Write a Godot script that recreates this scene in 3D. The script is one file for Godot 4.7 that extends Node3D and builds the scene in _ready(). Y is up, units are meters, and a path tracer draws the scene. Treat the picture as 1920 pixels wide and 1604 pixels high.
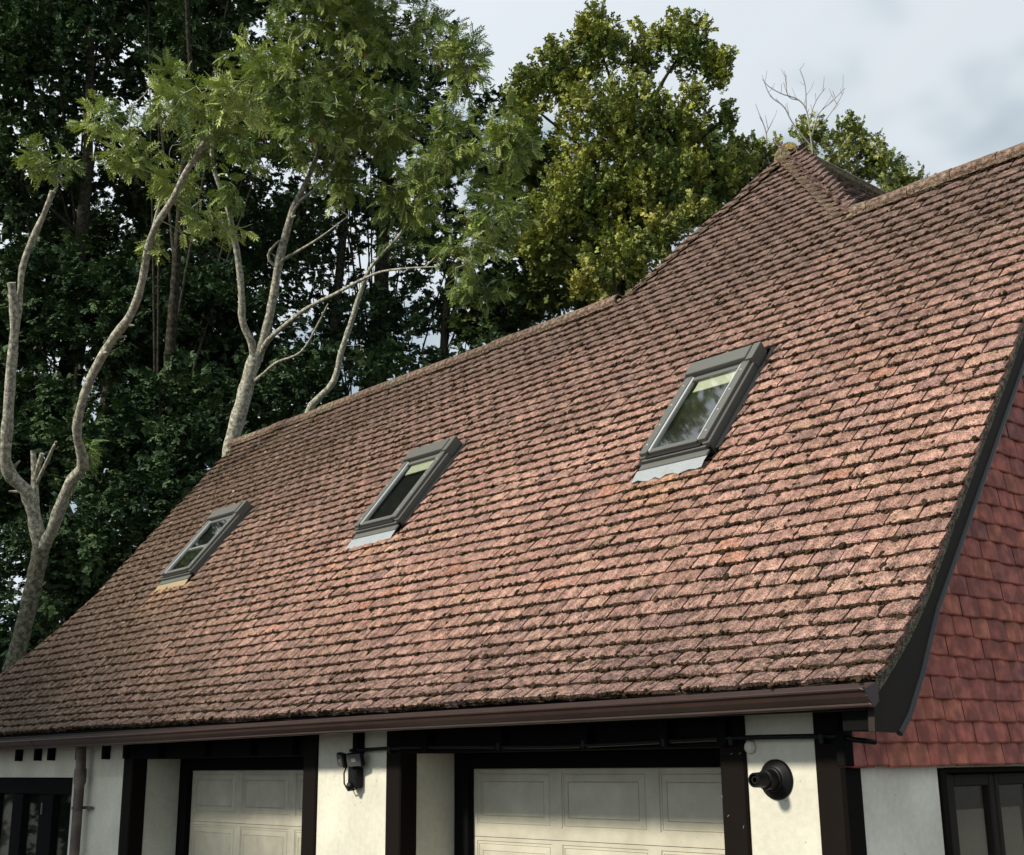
extends Node3D
# A moss-grown tiled roof with three skylights over a half-timbered garage, woodland behind.
# Units are metres; x runs along the eaves (0 at the right-hand verge), z points out of the front wall.

const GROUND := -2.65
const PITCH := 0.8838
const RIDGE_Y := 2.933
const RIDGE_Z := -2.406
const WALL_Z := 0.14
const GABLE_X := -0.37
const CLAD_X := -0.32
const SUN := Vector3(-0.18, 0.54, 0.82)
const CAM := Vector3(2.689, -0.713, 4.690)

var rng := RandomNumberGenerator.new()
var wave := FastNoiseLite.new()
var patch := FastNoiseLite.new()
var M := {}
var SL := Vector3(0, sin(PITCH), -cos(PITCH))
var NN := Vector3(0, cos(PITCH), sin(PITCH))
var cam_basis := Basis()
var rows: Array = []          # per course: [butt point, up-slope direction, normal]
var taken := {}

# ------------------------------------------------------------------ mesh helpers

class MB:
	var v := PackedVector3Array()
	var n := PackedVector3Array()
	var c := PackedColorArray()
	var col := Color.WHITE
	var tinted := false
	func tri(a: Vector3, b: Vector3, d: Vector3) -> void:
		v.append(a); v.append(b); v.append(d)
		if tinted:
			c.append(col); c.append(col); c.append(col)
	func quad(a: Vector3, b: Vector3, d: Vector3, e: Vector3) -> void:
		tri(a, b, d); tri(a, d, e)
	func tri_n(a: Vector3, b: Vector3, d: Vector3, na: Vector3, nb: Vector3, nd: Vector3) -> void:
		tri(a, b, d)
		n.append(na); n.append(nb); n.append(nd)
	func quad_n(a: Vector3, b: Vector3, d: Vector3, e: Vector3, na: Vector3, nb: Vector3, nd: Vector3, ne: Vector3) -> void:
		tri_n(a, d, b, na, nd, nb); tri_n(a, e, d, na, ne, nd)
	func box(lo: Vector3, hi: Vector3, bev := 0.004, t := Transform3D()) -> void:
		# a box with chamfered edges
		var s := (hi - lo) * 0.5
		var m := (hi + lo) * 0.5
		var b: float = minf(bev, minf(s.x, minf(s.y, s.z)) * 0.45)
		var P := func(sx: float, sy: float, sz: float, ax: int) -> Vector3:
			var p := Vector3(sx * s.x, sy * s.y, sz * s.z)
			if ax != 0: p.x -= sx * b
			if ax != 1: p.y -= sy * b
			if ax != 2: p.z -= sz * b
			return t * (m + p)
		for q in [-1.0, 1.0]:
			_q(P.call(q, -1, -1, 0), P.call(q, -1, 1, 0), P.call(q, 1, 1, 0), P.call(q, 1, -1, 0), q > 0)
			_q(P.call(-1, q, -1, 1), P.call(1, q, -1, 1), P.call(1, q, 1, 1), P.call(-1, q, 1, 1), q > 0)
			_q(P.call(-1, -1, q, 2), P.call(-1, 1, q, 2), P.call(1, 1, q, 2), P.call(1, -1, q, 2), q > 0)
		for a in [-1.0, 1.0]:
			for e in [-1.0, 1.0]:
				_q(P.call(a, e, -1, 0), P.call(a, e, 1, 0), P.call(a, e, 1, 1), P.call(a, e, -1, 1), a * e > 0)
				_q(P.call(a, -1, e, 0), P.call(a, 1, e, 0), P.call(a, 1, e, 2), P.call(a, -1, e, 2), a * e < 0)
				_q(P.call(-1, a, e, 1), P.call(1, a, e, 1), P.call(1, a, e, 2), P.call(-1, a, e, 2), a * e > 0)
				for f in [-1.0, 1.0]:
					if a * e * f > 0:
						tri(P.call(a, e, f, 0), P.call(a, e, f, 1), P.call(a, e, f, 2))
					else:
						tri(P.call(a, e, f, 0), P.call(a, e, f, 2), P.call(a, e, f, 1))
	func _q(a: Vector3, b: Vector3, d: Vector3, e: Vector3, flip: bool) -> void:
		if flip: quad(a, e, d, b)
		else: quad(a, b, d, e)
	func tube(pts: Array, radii: Array, sides := 8, cap := true, bump := 0.0, seed_at := 0.0) -> void:
		var up := Vector3(0.31, 0.2, 0.93)
		var rings := []
		var norms := []
		for i in pts.size():
			var d: Vector3 = (pts[mini(i + 1, pts.size() - 1)] - pts[maxi(i - 1, 0)]).normalized()
			up = (up - d * up.dot(d))
			if up.length() < 0.05:
				up = d.cross(Vector3(1, 0.3, 0)); 
			up = up.normalized()
			var w := d.cross(up)
			var r := []
			var nr := []
			for k in sides:
				var a := TAU * k / sides
				var o: Vector3 = up * cos(a) + w * sin(a)
				var rr: float = radii[i] * (1.0 + bump * sin(a * 2.0 + i * 1.7 + seed_at) + bump * 0.7 * sin(a * 3.0 - i * 2.3 + seed_at * 2.0))
				r.append(pts[i] + o * rr)
				nr.append(o)
			rings.append(r); norms.append(nr)
		for i in pts.size() - 1:
			for k in sides:
				var l := (k + 1) % sides
				quad_n(rings[i][k], rings[i][l], rings[i + 1][l], rings[i + 1][k], norms[i][k], norms[i][l], norms[i + 1][l], norms[i + 1][k])
		if cap:
			for e in [0, pts.size() - 1]:
				var d: Vector3 = (pts[e] - pts[1 if e == 0 else e - 1]).normalized()
				for k in sides:
					if e == 0: tri_n(pts[e], rings[e][k], rings[e][(k + 1) % sides], d, d, d)
					else: tri_n(pts[e], rings[e][(k + 1) % sides], rings[e][k], d, d, d)
	func prism_x(poly: PackedVector2Array, x0: float, x1: float) -> void:
		# a polygon given as (z, y), drawn out along x
		var ix := Geometry2D.triangulate_polygon(poly)
		for i in range(0, ix.size(), 3):
			for x in [x0, x1]:
				tri(_p(poly[ix[i]], x), _p(poly[ix[i + 1]], x), _p(poly[ix[i + 2]], x))
		for i in poly.size():
			var j := (i + 1) % poly.size()
			quad(_p(poly[i], x0), _p(poly[j], x0), _p(poly[j], x1), _p(poly[i], x1))
	func _p(q: Vector2, x: float) -> Vector3:
		return Vector3(x, q.y, q.x)
	func lathe(profile: Array, at: Vector3, axis: Vector3, sides := 32) -> void:
		# profile of (along the axis, radius)
		var u := axis.cross(Vector3(0.3, 1, 0.2)).normalized()
		var w := axis.cross(u).normalized()
		for i in profile.size() - 1:
			var p: Vector2 = profile[i]
			var q: Vector2 = profile[i + 1]
			var slope := Vector2(q.y - p.y, p.x - q.x).normalized()
			for k in sides:
				var a0 := TAU * k / sides
				var a1 := TAU * (k + 1) / sides
				var o0: Vector3 = u * cos(a0) + w * sin(a0)
				var o1: Vector3 = u * cos(a1) + w * sin(a1)
				var n0 := -axis * -slope.x * -1.0 + o0 * -slope.y
				var n1 := -axis * -slope.x * -1.0 + o1 * -slope.y
				quad_n(at + axis * p.x + o0 * p.y, at + axis * p.x + o1 * p.y, at + axis * q.x + o1 * q.y, at + axis * q.x + o0 * q.y, n0, n1, n1, n0)
	func mesh() -> ArrayMesh:
		var a := []
		a.resize(Mesh.ARRAY_MAX)
		a[Mesh.ARRAY_VERTEX] = v
		if n.size() == v.size(): a[Mesh.ARRAY_NORMAL] = n
		if tinted: a[Mesh.ARRAY_COLOR] = c
		var m := ArrayMesh.new()
		m.add_surface_from_arrays(Mesh.PRIMITIVE_TRIANGLES, a)
		return m

func numbered(called: String) -> String:
	if not taken.has(called):
		taken[called] = 0
		return called
	taken[called] += 1
	return "%s_%03d" % [called, taken[called]]

func part(called: String, mb: MB, mat: Material, parent: Node3D, kind := "") -> MeshInstance3D:
	var o := MeshInstance3D.new()
	o.mesh = mb.mesh()
	o.mesh.surface_set_material(0, mat)
	return put(called, o, parent, kind) as MeshInstance3D

func put(called: String, o: Node3D, parent: Node3D, kind := "") -> Node3D:
	var k := 0
	var base := called
	while parent.has_node(NodePath(called)):
		k += 1
		called = "%s_%03d" % [base, k]
	o.name = called
	parent.add_child(o, true)
	if kind: o.set_meta("kind", kind)
	return o

func thing(called: String, label: String, category: String, at := Vector3.ZERO, group := "") -> Node3D:
	var o := Node3D.new()
	o.name = numbered(called)
	add_child(o, true)
	o.position = at
	o.set_meta("label", label)
	o.set_meta("category", category)
	if group: o.set_meta("group", group)
	return o

func copies(called: String, mesh: Mesh, mat: Material, where: Array, tints: Array, parent: Node3D) -> void:
	if where.is_empty(): return
	mesh.surface_set_material(0, mat)
	var mm := MultiMesh.new()
	mm.transform_format = MultiMesh.TRANSFORM_3D
	mm.use_colors = true
	mm.mesh = mesh
	mm.instance_count = where.size()
	for i in where.size():
		mm.set_instance_transform(i, where[i])
		mm.set_instance_color(i, tints[i])
	var o := MultiMeshInstance3D.new()
	o.multimesh = mm
	put(called, o, parent, "stuff")

# ------------------------------------------------------------------ materials

func noise_image(kind: int, freq: float, octaves: int, size: int, sd: int, cell := 1) -> PackedByteArray:
	var f := FastNoiseLite.new()
	f.seed = sd
	f.noise_type = kind as FastNoiseLite.NoiseType
	f.frequency = freq
	f.fractal_octaves = octaves
	if octaves < 2: f.fractal_type = FastNoiseLite.FRACTAL_NONE
	f.cellular_return_type = cell as FastNoiseLite.CellularReturnType
	var im := f.get_seamless_image(size, size)
	im.convert(Image.FORMAT_L8)
	return im.get_data()

func texture_from(a: PackedByteArray, size: int, channels := 3) -> ImageTexture:
	var im := Image.create_from_data(size, size, false, Image.FORMAT_RGB8 if channels == 3 else (Image.FORMAT_RGBA8 if channels == 4 else Image.FORMAT_L8), a)
	return ImageTexture.create_from_image(im)

func mat(color: Color, rough := 0.8, spec := 0.4) -> StandardMaterial3D:
	# color is a linear base colour
	var m := StandardMaterial3D.new()
	m.albedo_color = color.linear_to_srgb()
	m.roughness = rough
	m.metallic_specular = spec
	return m

func tri_map(m: StandardMaterial3D, scale: float, world := true) -> void:
	m.uv1_triplanar = true
	m.uv1_world_triplanar = world
	m.uv1_scale = Vector3.ONE * scale
	m.uv1_triplanar_sharpness = 4.0

func grain(m: StandardMaterial3D, tex: Texture2D, height: Texture2D, scale: float, depth_cm: float, world := true) -> void:
	tri_map(m, scale, world)
	if tex: m.albedo_texture = tex
	if height:
		m.heightmap_enabled = true
		m.heightmap_texture = height
		m.heightmap_scale = depth_cm

func weather(m: StandardMaterial3D, tex: Texture2D, scale: float) -> void:
	m.detail_enabled = true
	m.detail_albedo = tex
	m.detail_blend_mode = BaseMaterial3D.BLEND_MODE_MUL
	m.detail_uv_layer = BaseMaterial3D.DETAIL_UV_2
	m.uv2_triplanar = true
	m.uv2_world_triplanar = true
	m.uv2_scale = Vector3.ONE * scale

func make_materials() -> void:
	var S := 512
	# sanded concrete tile: pits, pale lichen specks, soft mottling
	var fine := noise_image(FastNoiseLite.TYPE_SIMPLEX_SMOOTH, 0.11, 3, S, 3)
	var pits := noise_image(FastNoiseLite.TYPE_CELLULAR, 0.09, 1, S, 5, FastNoiseLite.RETURN_DISTANCE)
	var soft := noise_image(FastNoiseLite.TYPE_SIMPLEX_SMOOTH, 0.018, 3, S, 9)
	var spots := noise_image(FastNoiseLite.TYPE_SIMPLEX_SMOOTH, 0.06, 2, S, 21)
	var a := PackedByteArray(); a.resize(S * S * 3)
	var h := PackedByteArray(); h.resize(S * S)
	for i in S * S:
		var f: float = fine[i] / 255.0
		var p: float = pits[i] / 255.0
		var s: float = soft[i] / 255.0
		var l: float = spots[i] / 255.0
		var g := clampf(0.66 + 0.85 * (f - 0.5) + 0.62 * (s - 0.5) + 0.25 * (p - 0.3), 0.0, 1.0)
		var r := g
		var b := g
		var gg := g
		if l > 0.72:                       # pale grey lichen
			var k := clampf((l - 0.72) * 9.0, 0.0, 0.8)
			r = lerpf(r, 0.86, k); gg = lerpf(gg, 0.98, k); b = lerpf(b, 1.0, k)
		elif l < 0.24:                     # dark algae
			var k := clampf((0.24 - l) * 7.0, 0.0, 0.65)
			r = lerpf(r, 0.24, k); gg = lerpf(gg, 0.27, k); b = lerpf(b, 0.25, k)
		a[i * 3] = int(clampf(r, 0, 1) * 255); a[i * 3 + 1] = int(clampf(gg, 0, 1) * 255); a[i * 3 + 2] = int(clampf(b, 0, 1) * 255)
		h[i] = int(clampf(0.5 * f + 0.5 * p + 0.2, 0, 1) * 255)
	var tile_tex := texture_from(a, S)
	var rough_h := texture_from(h, S, 1)
	# broad staining, used as a multiplied second layer
	var st := PackedByteArray(); st.resize(256 * 256 * 3)
	var s1 := noise_image(FastNoiseLite.TYPE_SIMPLEX_SMOOTH, 0.02, 4, 256, 31)
	for i in 256 * 256:
		var k := clampf((s1[i] / 255.0 - 0.25) * 1.7, 0.0, 1.0)
		st[i * 3] = int(lerpf(178, 255, k)); st[i * 3 + 1] = int(lerpf(174, 255, k)); st[i * 3 + 2] = int(lerpf(172, 255, k))
	var stain := texture_from(st, 256)
	for i in 256 * 256 * 3: st[i] = 255 - (255 - st[i]) / 4
	var faint := texture_from(st, 256)
	# faint mottling for painted and planed surfaces
	var pm := PackedByteArray(); pm.resize(256 * 256 * 3)
	var p1 := noise_image(FastNoiseLite.TYPE_SIMPLEX_SMOOTH, 0.03, 5, 256, 41)
	var p2 := noise_image(FastNoiseLite.TYPE_SIMPLEX_SMOOTH, 0.14, 2, 256, 43)
	for i in 256 * 256:
		var g := 0.95 + 0.055 * (p1[i] / 255.0 - 0.5)
		if p2[i] > 218: g -= 0.10
		var q := int(clampf(g, 0, 1) * 255)
		pm[i * 3] = q; pm[i * 3 + 1] = q; pm[i * 3 + 2] = int(q * 0.985)
	var mottle := texture_from(pm, 256)
	var render_h := texture_from(noise_image(FastNoiseLite.TYPE_SIMPLEX_SMOOTH, 0.07, 4, 256, 47), 256, 1)
	# bark: pale grey with dark cross marks and greenish bloom
	var bk := PackedByteArray(); bk.resize(256 * 256 * 3)
	var b1 := noise_image(FastNoiseLite.TYPE_SIMPLEX_SMOOTH, 0.025, 4, 256, 51)
	var b2 := noise_image(FastNoiseLite.TYPE_SIMPLEX_SMOOTH, 0.09, 2, 256, 53)
	for i in 256 * 256:
		var g := 0.70 + 0.55 * (b1[i] / 255.0 - 0.5)
		if b2[i] > 178: g -= 0.28
		if b2[i] < 60: g += 0.14
		g = clampf(g, 0.1, 1)
		bk[i * 3] = int(g * 255); bk[i * 3 + 1] = int(g * 250); bk[i * 3 + 2] = int(g * 228)
	var bark_tex := texture_from(bk, 256)

	var t := mat(Color(1, 1, 1), 0.96, 0.25)
	t.vertex_color_use_as_albedo = true
	grain(t, tile_tex, rough_h, 1.6, 0.6)
	weather(t, faint, 0.21)
	M.tile = t
	var w := mat(Color(1, 1, 1), 0.62, 0.4)
	w.vertex_color_use_as_albedo = true
	grain(w, mottle, render_h, 3.1, 0.03)
	weather(w, stain, 1.7)
	M.clay = w
	M.mortar = mat(Color(0.30, 0.275, 0.19), 0.95, 0.2)
	grain(M.mortar, tile_tex, rough_h, 3.0, 0.7)
	M.ridge = mat(Color(1, 1, 1), 0.95, 0.2)
	M.ridge.vertex_color_use_as_albedo = true
	grain(M.ridge, tile_tex, rough_h, 2.3, 0.8)
	M.deck = mat(Color(0.02, 0.018, 0.016), 0.95, 0.1)
	M.moss = mat(Color(1, 1, 1), 1.0, 0.1)
	M.moss.vertex_color_use_as_albedo = true
	M.lichen = mat(Color(0.42, 0.30, 0.11), 0.95, 0.1)
	grain(M.lichen, tile_tex, rough_h, 6.0, 0.5)
	M.render_cream = mat(Color(0.61, 0.595, 0.51), 0.9, 0.25)
	grain(M.render_cream, mottle, render_h, 2.6, 0.045)
	weather(M.render_cream, faint, 0.33)
	M.render_white = mat(Color(0.88, 0.835, 0.735), 0.9, 0.25)
	grain(M.render_white, mottle, render_h, 2.6, 0.04)
	weather(M.render_white, faint, 0.4)
	M.timber = mat(Color(0.008, 0.006, 0.005), 0.65, 0.15)
	grain(M.timber, mottle, render_h, 3.0, 0.03)
	M.timber_dark = mat(Color(0.005, 0.005, 0.005), 0.7, 0.12)
	M.barge = mat(Color(0.026, 0.021, 0.018), 0.6, 0.2)
	grain(M.barge, mottle, null, 2.0, 0.0)
	M.trim = mat(Color(0.034, 0.033, 0.034), 0.4, 0.4)
	M.gutter = mat(Color(0.043, 0.024, 0.020), 0.38, 0.42)
	grain(M.gutter, mottle, null, 1.7, 0.0)
	weather(M.gutter, faint, 0.8)
	M.pipe = mat(Color(0.16, 0.118, 0.100), 0.5, 0.45)
	grain(M.pipe, mottle, null, 3.0, 0.0)
	weather(M.pipe, stain, 1.1)
	M.door = mat(Color(0.49, 0.465, 0.375), 0.35, 0.4)
	grain(M.door, mottle, null, 1.3, 0.0)
	weather(M.door, faint, 0.6)
	M.grey_metal = mat(Color(0.092, 0.092, 0.082), 0.45, 0.45)
	grain(M.grey_metal, mottle, null, 4.0, 0.0)
	M.pale_metal = mat(Color(0.42, 0.42, 0.40), 0.3, 0.7)
	M.lead = mat(Color(0.27, 0.29, 0.305), 0.5, 0.5)
	grain(M.lead, mottle, render_h, 5.0, 0.5)
	M.rubber = mat(Color(0.012, 0.012, 0.012), 0.7, 0.3)
	M.black_plastic = mat(Color(0.006, 0.006, 0.0065), 0.45, 0.25)
	M.lens = mat(Color(0.16, 0.16, 0.15), 0.15, 0.6)
	M.dark_room = mat(Color(0.010, 0.011, 0.009), 0.9, 0.1)  # near-black sheets stand in for the darkness of unlit rooms
	M.blind = mat(Color(0.38, 0.41, 0.28), 0.9, 0.2)
	M.curtain = mat(Color(0.40, 0.35, 0.27), 0.9, 0.1)
	grain(M.curtain, mottle, null, 4.0, 0.0)
	var glass := StandardMaterial3D.new()
	glass.transparency = BaseMaterial3D.TRANSPARENCY_ALPHA
	glass.albedo_color = Color(0.10, 0.12, 0.11, 0.06)
	glass.roughness = 0.03
	glass.metallic_specular = 0.5
	M.glass = glass
	M.bark_shaded = mat(Color(0.26, 0.255, 0.225), 0.9, 0.2)  # darker copy of the bark, shade on the pollard trunk put into its colour
	grain(M.bark_shaded, bark_tex, render_h, 2.2, 0.3)
	M.bark = mat(Color(0.62, 0.625, 0.60), 0.9, 0.2)
	grain(M.bark, bark_tex, render_h, 2.6, 0.25)
	M.bark_dark = mat(Color(0.075, 0.072, 0.062), 0.95, 0.15)
	grain(M.bark_dark, bark_tex, render_h, 1.8, 1.2)
	M.twig = mat(Color(0.40, 0.39, 0.30), 0.9, 0.2)
	M.twig_grey = mat(Color(0.28, 0.27, 0.27), 0.9, 0.2)
	for k in [["leaf_ash", 0.58, 0.46], ["leaf_dark", 0.65, 0.35], ["leaf_sun", 0.55, 0.45]]:
		var l := mat(Color(1, 1, 1), k[1], 0.4 if k[0] == "leaf_sun" else 0.22)
		l.vertex_color_use_as_albedo = true
		l.backlight_enabled = true
		l.backlight = Color(k[2] * 0.9, k[2], k[2] * 0.55)
		M[k[0]] = l
	M.gravel = mat(Color(0.17, 0.16, 0.145), 0.95, 0.2)
	grain(M.gravel, tile_tex, rough_h, 0.8, 1.5)

# ------------------------------------------------------------------ roof layout

func make_rows() -> void:
	var p := Vector3.ZERO
	var low := []
	var q := p
	for deg in [48.8, 46.0, 43.5, 41.0, 39.0, 37.5]:
		var a := deg_to_rad(deg)
		q -= Vector3(0, sin(a), -cos(a)) * 0.098
		low.append([q, Vector3(0, sin(a), -cos(a)), Vector3(0, cos(a), sin(a))])
	low.reverse()
	rows = low
	for k in 56:
		rows.append([SL * (0.1 * k), SL, NN])

func row_s(k: int) -> float:
	return 0.1 * (k - 6)

func x_left(k: int) -> float:
	var s := row_s(k)
	if s > 3.78:
		return lerpf(-3.86, -2.93, (s - 3.79) / 1.67)
	return -10.0 - 0.62 * pow(maxf(0.0, (1.35 - s) / 1.08), 2.0)

func x_right(k: int) -> float:
	var s := row_s(k)
	return lerpf(-1.66, -2.80, (s - 3.79) / 1.67) if s > 3.78 else 0.0

func on_roof(x: float, s: float, off: float) -> Vector3:
	return Vector3(x, 0, 0) + SL * s + NN * off

# skylight: right edge, lower s, width, height
const SKY := [[-1.742, 1.322, 0.535, 0.893], [-4.668, 1.304, 0.557, 0.895], [-7.805, 1.292, 0.595, 0.893]]

func row_pieces(k: int) -> Array:
	# intervals of the course that carry tiles
	var out := [[x_left(k), x_right(k)]]
	var s := row_s(k)
	for w in SKY:
		if s > w[1] - 0.13 and s < w[1] + w[3] + 0.0:
			var cut := []
			for i in out:
				var lo: float = w[0] - w[2] - 0.05
				var hi: float = w[0] + 0.05
				if hi < i[0] or lo > i[1]:
					cut.append(i)
				else:
					if lo > i[0]: cut.append([i[0], lo])
					if hi < i[1]: cut.append([hi, i[1]])
			out = cut
	return out

func tile_color(x: float, s: float) -> Color:
	var t := rng.randf()
	var c: Color
	if t < 0.56: c = Color(0.450, 0.268, 0.206)
	elif t < 0.80: c = Color(0.410, 0.240, 0.186)
	elif t < 0.90: c = Color(0.370, 0.225, 0.185)
	elif t < 0.98: c = Color(0.475, 0.295, 0.215)
	else: c = Color(0.50, 0.260, 0.180)
	c = c * (0.86 + 0.28 * rng.randf())
	# shade painted into the lower courses and weathered far end; ridge darker and greyer
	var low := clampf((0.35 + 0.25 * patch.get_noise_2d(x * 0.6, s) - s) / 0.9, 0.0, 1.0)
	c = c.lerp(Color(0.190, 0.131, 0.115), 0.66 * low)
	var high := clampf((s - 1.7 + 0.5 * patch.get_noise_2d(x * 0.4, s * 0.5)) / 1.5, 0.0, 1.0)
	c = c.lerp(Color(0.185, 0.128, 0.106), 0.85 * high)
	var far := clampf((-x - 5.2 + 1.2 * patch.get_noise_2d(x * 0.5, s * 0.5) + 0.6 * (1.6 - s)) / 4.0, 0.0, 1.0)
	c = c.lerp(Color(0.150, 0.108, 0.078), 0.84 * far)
	c = Color(c.r * 1.20, c.g * 1.17, c.b * 1.17)
	# fresher orange tiles where water runs off the lead
	for w in SKY:
		if x < w[0] + 0.1 and x > w[0] - w[2] - 0.05:
			var d: float = w[1] - s
			if d > 0.1 and d < 0.65: c = c.lerp(Color(0.62, 0.34, 0.20), rng.randf_range(0.15, 0.95) * (1.0 - (d - 0.1) / 0.55))
	c.a = 1.0
	return c

func tile(mb: MB, k: int, x0: float, x1: float, ex := Vector3.RIGHT, base := Vector3.ZERO, frame: Array = [], thick := 0.020, smooth := false) -> void:
	var fr: Array = frame if frame.size() else rows[k]
	var p: Vector3 = fr[0] + base
	var es: Vector3 = fr[1]
	var en: Vector3 = fr[2]
	var w := x1 - x0
	var gap := (0.0026 + 0.0070 * rng.randf() * rng.randf()) * (0.5 if smooth else 1.0)
	var turn := rng.randf_range(-0.012, 0.012) * (0.4 if smooth else 1.0)
	var lift := rng.randf_range(-0.001, 0.0025)
	var slip := rng.randf_range(-0.004, 0.004)
	var camber := rng.randf_range(0.002, 0.0075)
	if not smooth and ex.x > 0.5:          # curled and slipped old tiles, worst towards the far end
		var far := clampf((-x0 - 4.5) / 4.0, 0.0, 1.0) * clampf((2.6 - p.y) / 1.6, 0.0, 1.0)
		gap += 0.005 * far * rng.randf()
		camber += 0.009 * far * rng.randf()
		lift += 0.005 * far * rng.randf()
		turn += rng.randf_range(-0.03, 0.03) * far
		if rng.randf() < 0.05: slip -= rng.randf_range(0.004, 0.014)
	var chip: int = -1 if smooth or rng.randf() > 0.07 else (0 if rng.randf() < 0.5 else 4)
	var rag := 0.0008 if smooth else 0.003
	var tilt := -0.0115 if smooth else -0.0175
	var ts := [0.0, 0.007, 0.06, 0.132]
	var top := []
	for j in 4:
		var line := []
		for i in 5:
			var u := i / 4.0
			var x := x0 + gap + (w - 2.0 * gap) * u
			var tt: float = ts[j] + slip + turn * (u - 0.5) * w
			if j < 2: tt += rng.randf_range(-rag, rag)
			if j < 2 and i == chip: tt += 0.016 - 0.007 * j * 0.5
			var xx := x + turn * tt
			var o: float = tilt * tt / 0.1 + lift + camber * (1.0 - pow(2.0 * u - 1.0, 2.0)) - camber * 0.6
			if j == 0: o -= 0.0045
			if i == 0 or i == 4: o -= 0.0012
			o += rng.randf_range(-rag, rag) * 0.35
			var at := p + ex * xx + es * tt
			o += 0.012 * wave.get_noise_2d(at.x * 0.55 + at.z * 0.3, at.y * 0.9)
			line.append(at + en * o)
		top.append(line)
	for j in 3:
		for i in 4:
			mb.quad(top[j][i], top[j + 1][i], top[j + 1][i + 1], top[j][i + 1])
	var dn := en * -thick
	var face := mb.col
	if not smooth:                         # butt edge: shade of the course line painted in over algae and dirt
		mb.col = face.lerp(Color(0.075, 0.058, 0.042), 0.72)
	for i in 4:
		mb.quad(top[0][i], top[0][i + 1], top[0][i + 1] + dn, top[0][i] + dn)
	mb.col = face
	for j in 3:
		mb.quad(top[j][0], top[j][0] + dn, top[j + 1][0] + dn, top[j + 1][0])
		mb.quad(top[j][4], top[j + 1][4], top[j + 1][4] + dn, top[j][4] + dn)

func row_tiles(k: int) -> Array:
	var w := 0.165
	var out := []
	for piece in row_pieces(k):
		var x: float = x_right(k) if row_s(k) <= 3.78 else 0.0
		var first := true
		while x > piece[0] + 0.01:
			var ww := w * 1.5 if first and k % 2 == 1 else w
			first = false
			var a := maxf(x - ww, piece[0])
			var b := minf(x, piece[1])
			if b - a > 0.028: out.append([k, a, b])
			x -= ww
	return out

# ------------------------------------------------------------------ the house

func build_roof(house: Node3D) -> void:
	# deck below the tiles
	var d := MB.new()
	var prof := []
	for k in range(0, 44): prof.append(rows[k][0] + rows[k][2] * -0.058)
	prof[0] = prof[0] + Vector3(0, 0.004, -0.012)
	var apex_y := RIDGE_Y - 0.085
	prof.append(Vector3(0, apex_y, RIDGE_Z))
	for k in prof.size() - 1:
		var xl := x_left(mini(k, 43)) + 0.02
		var xl2 := x_left(mini(k + 1, 43)) + 0.02
		var a: Vector3 = prof[k]
		var b: Vector3 = prof[k + 1]
		var l := Vector3(0, -0.03, -0.025)
		d.quad(a + Vector3(xl, 0, 0), b + Vector3(xl2, 0, 0), b + Vector3(-0.04, 0, 0), a + Vector3(-0.04, 0, 0))
		d.quad(a + l + Vector3(xl, 0, 0), a + l + Vector3(-0.04, 0, 0), b + l + Vector3(-0.04, 0, 0), b + l + Vector3(xl2, 0, 0))
		d.quad(a + Vector3(-0.04, 0, 0), b + Vector3(-0.04, 0, 0), b + l + Vector3(-0.04, 0, 0), a + l + Vector3(-0.04, 0, 0))
		d.quad(a + Vector3(xl, 0, 0), a + l + Vector3(xl, 0, 0), b + l + Vector3(xl2, 0, 0), b + Vector3(xl2, 0, 0))
	# rear slope
	var r0 := Vector3(-10.02, apex_y, RIDGE_Z)
	var r1 := Vector3(-0.04, apex_y, RIDGE_Z)
	var eave := Vector3(0, -3.45, -2.83)
	d.quad(r0, r1, r1 + eave, r0 + eave)
	d.quad(r0 + Vector3(0, -0.05, 0), r0 + eave + Vector3(0, -0.05, 0), r1 + eave + Vector3(0, -0.05, 0), r1 + Vector3(0, -0.05, 0))
	var roof := part("roof", d, M.deck, house)

	# every course, nearest tiles as pieces of their own
	var list := []
	for k in 44:
		for t in row_tiles(k):
			var c: Vector3 = rows[k][0] + Vector3((t[1] + t[2]) * 0.5, 0, 0)
			var q: Vector3 = cam_basis.inverse() * (c - CAM)
			var seen: bool = absf(q.x / -q.z) < 0.409 and absf(q.y / -q.z) < 0.342
			list.append([q.length() + (0.0 if seen else 100.0) - (t[2] - t[1]) * 2.0, t])
	list.sort_custom(func(a, b): return a[0] < b[0])
	var rest := MB.new()
	rest.tinted = true
	for i in list.size():
		var t: Array = list[i][1]
		var mb: MB = rest
		if i < 300:
			mb = MB.new()
			mb.tinted = true
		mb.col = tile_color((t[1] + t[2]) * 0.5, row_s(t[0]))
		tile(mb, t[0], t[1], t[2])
		if i < 300: part("roof_tile", mb, M.tile, roof)
	part("roof_tiles_beyond", rest, M.tile, roof, "stuff")

	# under-eaves course showing below the first one
	var u := MB.new()
	u.tinted = true
	var x := -0.03
	while x > -10.9:
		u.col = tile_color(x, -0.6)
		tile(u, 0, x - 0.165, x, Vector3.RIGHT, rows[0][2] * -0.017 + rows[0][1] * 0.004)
		x -= 0.165
	part("undereaves_course", u, M.tile, roof, "stuff")
	build_ridge(roof)
	build_moss(roof)

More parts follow.
